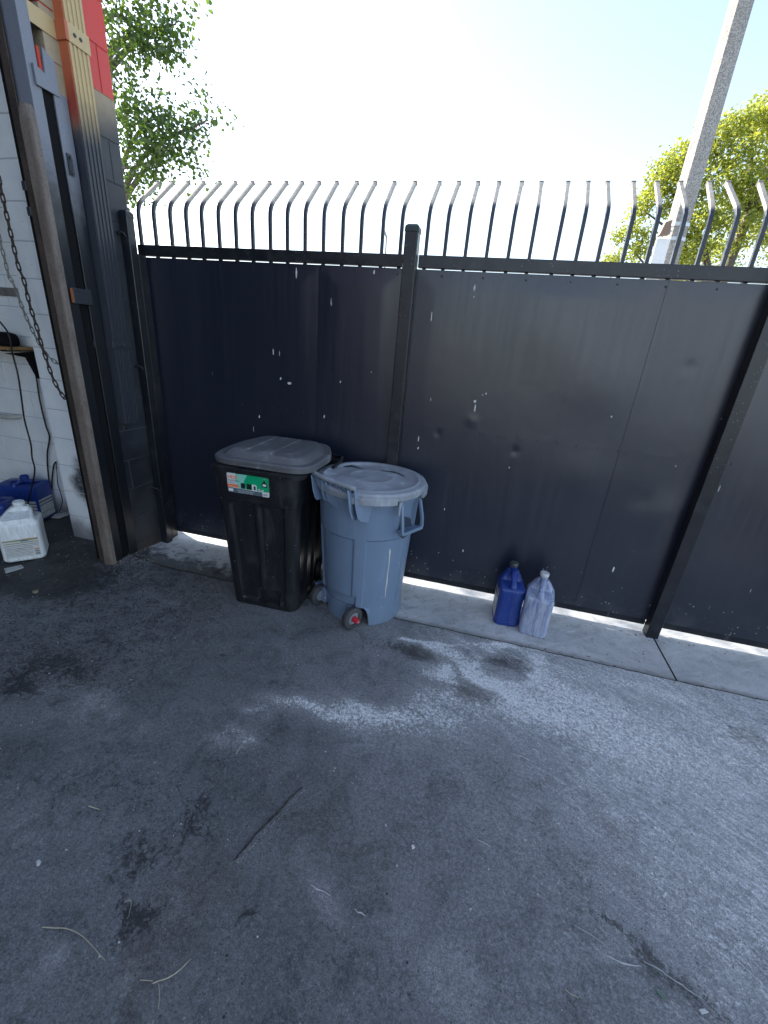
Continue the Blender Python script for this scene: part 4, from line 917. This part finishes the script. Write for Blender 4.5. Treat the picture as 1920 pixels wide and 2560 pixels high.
# chain
M['chain'] = steel('rusty chain', (.055, .035, .028), (.09, .06, .05), (.02, .015, .012), .65, .3); M['chain2'] = steel('pale chain', (.2, .2, .18), (.3, .3, .27), (.06, .05, .04), .55, .3)
def chain(pts, mat, label, L=.052, w=.0145, r=.0040):
    P = smooth_path(pts, 10); 
    d = [0]; 
    for i in range(1, len(P)): d.append(d[-1]+(P[i]-P[i-1]).length)
    def ev(s_):
        for i in range(1, len(P)):
            if d[i] >= s_: return P[i-1].lerp(P[i], (s_-d[i-1])/max(1e-6, d[i]-d[i-1]))
        return P[-1]
    mb = MB(); pitch = L-2*r-.003; n_ = int(d[-1]/pitch)
    for k_ in range(n_):
        LL = L if k_ % 2 == 0 else L*.72
        a = ev(k_*pitch); b = ev((k_+1)*pitch); c = (a+b)/2; t_ = (b-a).normalized(); s1 = t_.cross(Vector((0, 1, 0))).normalized(); s2 = t_.cross(s1)
        sd_ = (s1 if k_ % 2 == 0 else (s2*.8+s1*.6).normalized()); nrm = t_.cross(sd_)
        pts_ = []
        for j in range(12):
            a_ = 2*math.pi*j/12; ca, sa = math.cos(a_), math.sin(a_); st_ = (L/2-w)*(1 if ca > 0 else -1)
            pts_.append(c+t_*(st_+w*ca)+sd_*(w*.85*sa))
        rings_ = []
        for j in range(12):
            tt = (pts_[(j+1) % 12]-pts_[j-1]).normalized(); q = tt.cross(nrm)
            rings_.append([pts_[j]+(q*math.cos(u)+nrm*math.sin(u))*r for u in [2*math.pi*m_/6 for m_ in range(6)]])
        rings_.append(rings_[0]); mb.loft(rings_, False, False)
    return tag(mb.build('chain', mat, None, smooth=60, fix=False), label, 'chain', 'hoist chains at the door jamb')
YC = 2.15
cp = [at(*p, y=YC) for p in [(-14, 392), (-4, 440)]]+[at(0, 1200*.3858, y=YC)]+[at(x*.3858, y*.3858, y=YC) for x, y in ((40, 1380), (80, 1560), (120, 1730))]+[at(*r2(*p), y=YC) for p in ((165, 0), (205, 170), (255, 330), (290, 460), (325, 560), (350, 640), (390, 730), (430, 795), (462, 825), (480, 795), (482, 740))]
chain(cp, M['chain'], 'rusty door chain hanging to a loop tucked behind the rusty guide pipe')
cp = [at(x*.3858, y*.3858, y=YC+.03) for x, y in ((-30, 1420), (0, 1560), (30, 1680), (60, 1800))]+[at(*r2(*p), y=YC+.03) for p in ((80, 0), (118, 90), (150, 180), (185, 265), (220, 340), (262, 420), (300, 490), (335, 530), (375, 562), (415, 585), (455, 600))]
chain(cp, M['chain2'], 'paler thin door chain joining the rusty one beside the guide pipe', .046, .0125, .0033)
# ------------------------------------------------------------ street beyond: concrete pole, sign, trees
def pole_mat():
    t = NT('exposed aggregate concrete'); p = t.pos(); v = t.n('TexVoronoi', Vector=p, Scale=95.)
    g = t.sep(v.outputs[1])[0]; n = t.noise(p, 90, 3, .8)
    c = t.mix(t.ramp(g, .35, .6), (.17, .165, .16), (.42, .40, .375)); c = t.mix(t.ramp(n, .4, .65, 0, .6), c, (.34, .32, .30)); c = t.mix(t.ramp(t.noise(p, 4, 6, .7, sc=(3, 3, .3)), .45, .7, 0, .45), c, (.20, .185, .165))
    return t.fin(c, .85, t.bump(g, .5, .01), 0, .3)
M['pole'] = pole_mat()
ps = thing('utility_pole', 'tall octagonal speckled concrete pole beyond the fence, in front of the yellow green tree', 'pole', (2.445, 9, 0))
oc = lambda r: [(r*math.cos(R_(45*i-90+14)), r*math.sin(R_(45*i-90+14))) for i in range(8)]
MB().loft([[(2.445+x*k_, 9+y*k_, z) for x, y in oc(.165)] for z, k_ in ((-.1, 1.12), (3, 1.02), (6.5, .93), (11, .8))]).build('shaft', M['pole'], ps)
bnd = flat('galvanised band', (.55, .6, .62), .4)
for z in (3.52, 3.72): MB().loft([[(2.445+x*k_, 9+y*k_, zz) for x, y in oc(.172)] for zz, k_ in ((z, 1.02), (z+.05, 1.015))]).build('band', bnd, ps)
sg = thing('sign_box', 'white rectangular metal sign hung on the concrete pole beyond the fence', 'sign', (2.25, 8.8, 2.7))
MB().box(2.135, 2.335, 8.76, 8.79, 2.6, 3.52).build('board', flat('white sign paint', (.8, .8, .8), .5), sg, bevel=.004)
MB().box(2.19, 2.23, 8.791, 8.80, 2.6, 3.5).build('bracket', bnd, sg)
lm = thing('box_lamp', 'small brown and grey box lamp on the concrete pole above the white sign', 'lamp', (2.2, 8.7, 3.6))
k = MB(); k.add([(2.13, 8.66, 3.545), (2.28, 8.66, 3.56), (2.28, 8.80, 3.56), (2.13, 8.80, 3.545), (2.17, 8.66, 3.72), (2.26, 8.66, 3.75), (2.26, 8.80, 3.75), (2.17, 8.80, 3.72)], [(0, 3, 2, 1), (4, 5, 6, 7), (0, 1, 5, 4), (1, 2, 6, 5), (2, 3, 7, 6), (3, 0, 4, 7)])
k.build('housing', flat('bronze lamp housing', (.22, .15, .11), .5), lm, bevel=.004)
MB().tube([(2.26, 8.74, 3.62), (2.34, 8.84, 3.64)], .012, 6).build('arm', bnd, lm)
fp = thing('distant_pole', 'tiny distant lamp post seen through the pickets left of the middle fence post', 'lamp post', (-8.15, 30, 0))
q1 = at(964, 630, y=30); q2 = at(966, 592, y=30); q3 = at(958, 568, y=30)
MB().tube([(q1.x, 30, 0), q1, q2], .055, 6).build('mast', flat('far grey', (.25, .24, .24), .7), fp)
MB().tube([q2, (q2+q3)/2, q3], [.07, .06, .03], 6).build('arm', flat('far grey arm', (.3, .29, .28), .7), fp)
def leafmat(name, c0, c1, c2, tr):
    t = NT(name); oi = t.n('Attribute', _attribute_name='lv').outputs['Fac']
    c = t.mix(t.ramp(oi, 0., .5), c0, c1); c = t.mix(t.ramp(oi, .6, 1.), c, c2)
    d = t.n('BsdfDiffuse', Color=c); tl = t.n('BsdfTranslucent', Color=t.mix(.5, c, tuple(min(1, x*1.6) for x in c2))); g = t.n('BsdfGlossy', Color=(.8, .8, .8), Roughness=.45)
    a = t.n('MixShader', Fac=tr, i1=d.outputs[0], i2=tl.outputs[0]); b = t.n('MixShader', Fac=.06, i1=a.outputs[0], i2=g.outputs[0])
    t.t.links.new(b.outputs[0], t.out.inputs[0]); return t.m
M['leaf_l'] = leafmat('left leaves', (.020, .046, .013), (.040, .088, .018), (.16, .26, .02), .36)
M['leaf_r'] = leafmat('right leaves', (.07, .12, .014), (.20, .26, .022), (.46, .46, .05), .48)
M['bark'] = dusty('bark', (.10, .085, .07), (.2, .18, .15), .4, .9)
def crown(name, blobs, per, size, mat, par, hollow=.35, clus=14, droop=.3, outf=2.0):
    vs, fs, lv = [], [], []
    for (c, r, w_) in blobs:
        c = Vector(c); r = Vector(r)
        for k_ in range(int(per*w_)):
            while True:
                q = Vector((random.uniform(-1, 1), random.uniform(-1, 1), random.uniform(-1, 1)))
                if q.length < 1: break
            q = q*(random.random()**(1/outf) if q.length < hollow else 1)
            base_ = c+Vector((q.x*r.x, q.y*r.y, q.z*r.z)); cl = random.random()
            axis = Vector((random.uniform(-1, 1), random.uniform(-1, 1), random.uniform(-.6, .3))).normalized()
            for m_ in range(clus):
                p_ = base_+axis*(m_/clus-.5)*size*5+Vector([random.gauss(0, size*.9) for _ in range(3)])
                a = Vector((random.gauss(0, 1), random.gauss(0, 1), random.gauss(-droop, .7))).normalized(); b = a.cross(Vector([random.gauss(0, 1) for _ in range(3)])).normalized(); s_ = size*random.uniform(.6, 1.15); nn = a.cross(b)
                i = len(vs); vs += [p_, p_+a*s_*.72+b*s_*.40+nn*s_*.14, p_+a*s_*1.08, p_+a*s_*.72-b*s_*.40+nn*s_*.14]; fs.append((i, i+1, i+2, i+3))
                v_ = min(1, max(0, cl*.7+random.random()*.35)); lv += [v_]*4
    me = bpy.data.meshes.new(name); me.from_pydata(vs, [], fs); me.materials.append(mat); a = me.attributes.new('lv', 'FLOAT', 'POINT'); a.data.foreach_set('value', lv)
    o = bpy.data.objects.new(name, me); col.objects.link(o); o.parent = par
    off = ORG[par.name]
    for v in me.vertices: v.co -= off
    return o
def F(u, v, y): return at(u, v, y=y)
# left tree (base behind the garage wall)
lt = thing('street_tree', 'dark green leafy tree rising behind the block corner on the left, seen against the sky', 'tree', (-6.4, 6.3, 0))
TB = Vector((-6.4, 6.3, 0)); T = [TB, TB+Vector((.05, 0, 1.5)), TB+Vector((.2, .05, 3)), TB+Vector((.3, 0, 4.6)), TB+Vector((.25, .1, 6.4))]
limbs = [(T[1], F(300, 460, 5.6)), (T[2], F(430, 360, 5.8)), (T[2], F(380, 290, 6.0)), (T[2], F(320, 420, 5.5)), (T[3], F(300, 210, 6.2)), (T[3], F(400, 130, 6.2)), (T[3], F(440, 60, 6.4)), (T[3], F(310, 40, 6)), (T[4], F(360, -60, 6.3)), (T[4], F(250, -120, 6.5)), (T[3], TB+Vector((-1.6, .5, 5.4))), (T[2], TB+Vector((-1.3, -.3, 4.6))), (T[4], TB+Vector((-.8, .4, 7.6))), (T[3], TB+Vector((.2, 1.7, 5.8))), (T[2], F(520, 300, 5.9))]
def tree_wood(base, limbs, r0, par):
    k = MB(); k.tube(smooth_path(base, 4), [r0*(1-.75*i/(4*(len(base)-1))) for i in range(4*(len(base)-1)+1)], 10)
    for a, b in limbs:
        a = Vector(a); b = Vector(b); mid_ = (a+b)/2+Vector((random.uniform(-.15, .15), random.uniform(-.15, .15), .25)); pth = smooth_path([a, mid_, b], 5)
        k.tube(pth, [r0*.32*(1-.85*i/(len(pth)-1)) for i in range(len(pth))], 6)
        for _ in range(6):
            s0 = pth[random.randrange(4, len(pth))]; e = s0+Vector([random.gauss(0, .22) for _ in range(3)]); k.tube([s0, (s0+e)/2+Vector((0, 0, .04)), e], [.007, .005, .002], 4)
    k.build('trunk', M['bark'], par, smooth=60)
tree_wood(T, limbs, .16, lt)
lb = []
for u, v, y, r, w_ in ((262,40,5.6,.42,1.1),(330,20,6.0,.40,1),(400,20,6.2,.30,.7),(380,80,6.1,.34,1),(300,90,5.8,.36,1),(430,90,6.2,.20,.45),(420,130,6.1,.16,.3),(290,160,5.8,.26,.6),
                       (285,215,5.9,.22,.35),(300,270,5.8,.34,.9),(350,300,5.9,.36,1.1),(410,320,5.9,.32,1.0),(460,320,5.9,.26,.6),(330,360,5.7,.40,1.2),(400,380,5.9,.32,1.0),(310,430,5.6,.36,1.1),(370,420,5.8,.28,.7),(450,370,5.9,.20,.4),
                       (480,290,6,.16,.25),(500,330,6,.12,.14),(540,300,6,.11,.10),(575,300,6,.08,.05),(420,255,6.0,.16,.22),(500,235,6.1,.12,.08),(520,250,6.1,.12,.08),(470,430,6,.13,.14),(510,440,6,.12,.07),(300,490,5.6,.16,.25),
                       (480,20,6.3,.12,.10),(515,0,6.3,.12,.08),(350,150,6.1,.18,.25),(350,215,6,.08,.05),(545,265,6.1,.07,.03),(400,225,6,.1,.06)):
    c = F(u, v, y); lb.append((c, (r, r*1.25, r*.8), w_))
for dx, dy, z, r in ((-.6, .3, 6.4, .9), (-1.4, .3, 5.2, .9), (-1.7, 1.4, 5.6, .9), (-1.0, -.4, 4.4, .7), (-.1, .4, 7.3, .8), (-.6, .6, 7.6, .7), (-1.2, 1.0, 6.4, .8)):
    lb.append((TB+Vector((dx, dy, z)), (r, r, r*.8), 3.5))
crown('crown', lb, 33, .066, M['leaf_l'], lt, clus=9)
rt_ = thing('street_tree', 'sunlit yellow green tree behind the speckled concrete pole at the right', 'tree', (5.2, 13.2, 0))
RB = Vector((5.2, 13.2, 0)); T = [RB, RB+Vector((-.1, 0, 1.6)), RB+Vector((-.3, 0, 3.2)), RB+Vector((-.2, 0, 5.0)), RB+Vector((0, .1, 6.8))]
lim = [(T[1], F(1560, 600, 13)), (T[2], F(1640, 430, 13)), (T[2], F(1700, 520, 12.8)), (T[3], F(1760, 340, 13)), (T[3], F(1880, 300, 13)), (T[2], F(1600, 520, 13)), (T[1], F(1700, 640, 13)), (T[3], F(1850, 450, 12.6)), (T[3], RB+Vector((1.6, 0, 5.4))), (T[3], RB+Vector((.3, 1.8, 5.4))), (T[2], RB+Vector((1.4, .4, 4.2)))]
tree_wood(T, lim, .2, rt_)
rb = []
for u, v, y, r, w_ in ((1900,300,13.2,.30,1.0),(1850,310,13,.32,1.1),(1790,330,13,.36,1.2),(1830,380,12.8,.45,1.6),(1750,380,13,.36,1.2),(1700,400,13.2,.34,1.1),(1660,430,13,.34,1.2),(1640,470,13,.24,.7),(1900,400,13,.45,1.3),(1870,470,12.8,.45,1.4),(1780,460,12.8,.45,1.6),
                       (1720,480,13,.34,1.1),(1680,520,13,.24,.6),(1600,530,13.1,.24,.7),(1575,580,13.1,.17,.35),(1620,500,13,.2,.5),(1550,590,13.1,.16,.3),(1540,650,13.1,.26,.7),(1520,660,13.1,.16,.3),(1600,620,13.1,.28,.9),(1610,580,13,.16,.3),(1740,560,12.8,.38,1.3),
                       (1800,540,12.8,.34,1.0),(1860,560,12.9,.28,.5),(1720,640,12.8,.30,1.0),(1760,610,12.8,.26,.6),(1830,620,13,.2,.25),(1860,600,13,.16,.15),(1910,600,13,.18,.25),(1700,590,13,.2,.5),(1905,520,13,.25,.35),(1915,280,13.2,.22,.6),(1690,460,13,.3,.8)):
    c = F(u, v, y); rb.append((c, (r*1.05, r*1.5, r*.8), w_))
for dx, dy, z, r in ((.9, .2, 5.2, 1.0), (.2, 1.4, 5.4, 1.1), (1.5, .6, 4.4, .9), (.6, .4, 6.4, 1.1), (1.6, .4, 5.9, .9), (-.4, 1.6, 4.2, .9), (.1, .8, 7.2, .7)):
    rb.append((RB+Vector((dx, dy, z)), (r, r, r*.8), 4))
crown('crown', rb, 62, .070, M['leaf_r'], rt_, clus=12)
# ------------------------------------------------------------ small litter on the ground
M['twig'] = flat('dry stem', (.48, .42, .31), .8)
def gz(x, y): return gheight(x, y)
def twig(pts, r, label, forks=()):
    P = [at(u*1.15733, v*1.15733, z=0) for u, v in pts]
    P = [Vector((q.x, q.y, gz(q.x, q.y)+r+.002+.004*math.sin(i*1.3)**2)) for i, q in enumerate(P)]
    sp3 = smooth_path(P, 6); sp3 = [q+Vector((noise.noise(q*40), noise.noise(q*40+Vector((9, 0, 0))), 0))*.0022 for q in sp3]
    k = MB(); k.tube(sp3, [r*(1.15-.7*i/(len(sp3)-1)+.25*noise.noise(Vector((i*.9, 0, 4)))) for i in range(len(sp3))], 6)
    for f in forks:
        Q = [at(u*1.15733, v*1.15733, z=0) for u, v in f]; Q = [Vector((q.x, q.y, gz(q.x, q.y)+r*.7+.002)) for q in Q]; k.tube(smooth_path(Q, 4), r*.6, 5)
    tag(k.build('dry_twig', M['twig'], None, smooth=60), label, 'twig', 'dry twigs scattered on the pavement')
twig([(92, 2005), (150, 2010), (185, 2030), (228, 2078)], .0013, 'long curved dry twig lying at the lower left of the pavement')
twig([(330, 2125), (375, 2108), (415, 2072)], .0014, 'forked dry twig nearest the camera, its thin ends spread', [[(303, 2118), (330, 2120)], [(343, 2125), (345, 2150), (343, 2180)]])
twig([(193, 1742), (216, 1752)], .0022, 'short stubby twig lying left of the long pavement crack')
twig([(510, 1630), (516, 1620), (527, 1613)], .0015, 'tiny kinked twig above the long pavement crack')
twig([(270, 1950), (283, 1948), (281, 1975), (275, 1988)], .0008, 'hair thin hooked stem between the crack and the long curved twig')
twig([(1407, 2200-0), (1425, 2208), (1440, 2212)], .0012, 'thin pale stem near the bottom edge right of centre') if False else None
twig([(1220, 2140), (1232, 2152), (1250, 2158)], .0012, 'small pale curved stem at the lower right of the pavement')
def flake(pts, mat, name, label, cat, th=.003, lift=.003):
    P = [at(u*1.15733, v*1.15733, z=0) for u, v in pts]; n_ = len(P)
    top = [Vector((q.x, q.y, gz(q.x, q.y)+lift+th*(.6+.8*random.random()))) for q in P]; bot = [Vector((q.x, q.y, gz(q.x, q.y)+lift*.3)) for q in P]
    mb = MB(); mb.add(top+bot, [tuple(range(n_)), tuple(range(2*n_-1, n_-1, -1))]+[(i, i+n_, (i+1) % n_+n_, (i+1) % n_) for i in range(n_)])
    return tag(mb.build(name, mat), label, cat)
wf = flat('white chip', (.6, .6, .58), .7); gf = flat('green leaf scrap', (.12, .2, .15), .7)
flake([(79, 1862), (84, 1858), (89, 1862), (86, 1870), (80, 1872)], wf, 'paint_chip', 'white paint chip at the far left of the lower pavement', 'chip')
flake([(888, 1829), (893, 1827), (896, 1833), (890, 1836)], wf, 'paint_chip', 'round white chip in the middle of the pavement', 'chip')
flake([(1222, 2146), (1234, 2149), (1250, 2162), (1236, 2158)], gf, 'leaf_scrap', 'narrow grey green leaf scrap at the lower right', 'leaf') if False else flake([(1415, 2141), (1422, 2144), (1438, 2158), (1428, 2157)], gf, 'leaf_scrap', 'narrow grey green leaf scrap at the lower right', 'leaf')
flake([(1508, 2182), (1520, 2180), (1530, 2188), (1516, 2192)], wf, 'paint_chip', 'pale crumbled chip near the bottom right corner', 'chip')
paper = dusty('dirty paper', (.5, .5, .48), (.2, .2, .2), .5, .8)
def P2(x, y): return (x*.3618/1.15733, (700+y*.3618)/1.15733)
flake([P2(355, 1645), P2(385, 1625), P2(478, 1608), P2(478, 1625), P2(410, 1648)], paper, 'paper_scrap', 'crumpled pale paper scrap at the foot of the white pier', 'paper', .008)
flake([P2(30, 2000), P2(150, 1975), P2(165, 1992), P2(40, 2030)], paper, 'paper_scrap', 'flat pale cardboard scrap under the front of the white jug', 'cardboard', .003)
capb = at(*r2(248, 2170-8), z=0)
k = MB().lathe([(.014, 0), (.016, .003), (.016, .011), (.012, .014), (.002, .014)], 18, (capb.x, capb.y, gz(capb.x, capb.y)+.001), 'z', True, True)
tag(k.build('bottle_cap', dusty('dirty tan cap', (.22, .2, .14), (.1, .1, .08), .5, .6), None, smooth=40), 'dirty tan bottle cap lying on the pavement in front of the garage jamb', 'cap')
# crumbs at the foot of the jamb and wall, loose grit on the pavement
k = MB()
def crumb(x, y, s_):
    z = gz(x, y)+s_*.4; vs = [(x+s_*random.uniform(.6, 1)*a, y+s_*random.uniform(.6, 1)*b, z+s_*random.uniform(.4, .8)*c) for a, b, c in ((1, 0, 0), (0, 1, 0), (-1, 0, 0), (0, -1, 0), (0, 0, 1), (0, 0, -1))]
    k.add(vs, [(0, 1, 4), (1, 2, 4), (2, 3, 4), (3, 0, 4), (1, 0, 5), (2, 1, 5), (3, 2, 5), (0, 3, 5)])
for i in range(230):
    t_ = random.random(); a = Vector((-2.40, 2.05)).lerp(Vector((-2.33, 2.50)), t_) if random.random() < .7 else Vector((-2.42, 2.02)).lerp(Vector((-2.2, 2.2)), random.random())
    crumb(a.x+abs(random.gauss(0, .03)), a.y+random.gauss(0, .02), random.uniform(.002, .007))
tag(k.build('plaster_crumbs', dusty('plaster crumbs', (.30, .27, .24), (.1, .08, .07), .6, .9), fix=False), 'pale plaster crumbs heaped along the foot of the jamb and corner wall', 'crumbs', kind='stuff')
k = MB()
for i in range(900):
    x, y = random.uniform(-2.3, 1.7), random.uniform(.3, 2.5); crumb(x, y, random.uniform(.0008, .0026))
for i in range(160): crumb(random.uniform(-3.2, -2.5), random.uniform(1.7, 2.5), random.uniform(.001, .006))
tag(k.build('loose_grit', dusty('loose grit', (.33, .33, .32), (.05, .05, .05), .6, .9), fix=False), 'tiny pale grit grains strewn over the dark pavement', 'grit', kind='stuff')
# long crack in the pavement: raised edge
def crack(pts, w_, label, mat=None):
    P = smooth_path([at(u*1.15733, v*1.15733, z=0) for u, v in pts], 8); k = MB(); L_ = []
    for i, q in enumerate(P):
        t_ = (P[min(i+1, len(P)-1)]-P[max(0, i-1)]).normalized(); n_ = Vector((-t_.y, t_.x, 0)); f = math.sin(math.pi*min(1, max(0, i/(len(P)-1))))**.4*(.75+.6*noise.noise(Vector((i*.45, q.x*9, 5)))); q = q+Vector((0, 0, 0))+n_*.003*noise.noise(Vector((i*.5, 3, q.y*7))); ww = w_*f*(1+.5*noise.noise(Vector((i*.7, 1, 0)))); z = gz(q.x, q.y)
        L_.append([Vector((q.x, q.y, z+.0006))+n_*ww, Vector((q.x, q.y, z+.0014+.004*f))+n_*ww*.2, Vector((q.x, q.y, z+.0006))-n_*ww])
    k.loft(L_, False, False, closed=False); o = k.build('pavement_crack', mat or M['dirt']); o['kind'] = 'structure'
crack([(508, 1858), (525, 1835), (560, 1795), (600, 1755), (630, 1722), (655, 1700)], .0035, '')

M['scr'] = flat('white scrape', (.42, .44, .46), .8); M['crk'] = flat('black crack filler', (.02, .018, .016), .9)
crack([(504, 1860), (523, 1838), (558, 1797), (598, 1757), (628, 1724), (652, 1701)], .0045, '', M['crk'])
k = MB()
for i in range(70):
    f = random.random()
    crumb_p = at((504+148*f+6*random.random())*1.15733, (1860-159*f+5*random.random())*1.15733, z=0); crumb(crumb_p.x+.006, crumb_p.y-.004, random.uniform(.0012, .003))
tag(k.build('crack_grit', dusty('crack grit', (.4, .4, .38), (.1, .1, .1), .5, .9), fix=False), 'pale grit lining the long pavement crack', 'grit', kind='stuff')
crack([(1388, 2076), (1430, 2100), (1480, 2135), (1528, 2168)], .0014, '', M['scr'])
crack([(1300, 2060), (1335, 2078), (1385, 2090)], .0018, '', M['scr'])
crack([(1240, 2000), (1290, 2030), (1330, 2062)], .0010, '', M['scr'])
crack([(1105, 1628), (1140, 1640), (1160, 1650)], .0016, '', M['scr'])
crack([(765, 1965), (790, 1978)], .0022, '', M['scr'])
crack([(670, 1912), (715, 1935)], .0022, '', M['scr'])
crack([(1030, 1815), (1060, 1830)], .0012, '', M['scr'])

k = MB()
for i in range(150):
    q = random.random()
    if q < .45: x, y = random.uniform(-2.2, 1.7), 2.57-abs(random.gauss(0, .03))
    elif q < .75: x, y = random.uniform(-.4, 1.7), YJ+random.gauss(0, .012)
    else: x, y = random.uniform(-.3, 1.7), random.uniform(2.2, 2.56)
    s_ = random.uniform(.002, .009); a = random.uniform(0, 6.28); z = gz(x, y)+.003; n_ = random.choice((4, 5, 6))
    pts_ = [Vector((x+s_*math.cos(a+2*math.pi*m_/n_)*random.uniform(.5, 1), y+.5*s_*math.sin(a+2*math.pi*m_/n_)*random.uniform(.5, 1), z+random.uniform(0, .4)*s_)) for m_ in range(n_)]
    k.add(pts_+[p_-Vector((0, 0, .0012)) for p_ in pts_], [tuple(range(n_)), tuple(range(2*n_-1, n_-1, -1))]+[(m_, m_+n_, (m_+1) % n_+n_, (m_+1) % n_) for m_ in range(n_)])
tag(k.build('leaf_litter', dusty('dead leaf scraps', (.10, .07, .045), (.25, .2, .14), .6, .9)), 'tiny brown leaf scraps caught along the fence foot and slab joint', 'leaf litter', kind='stuff')
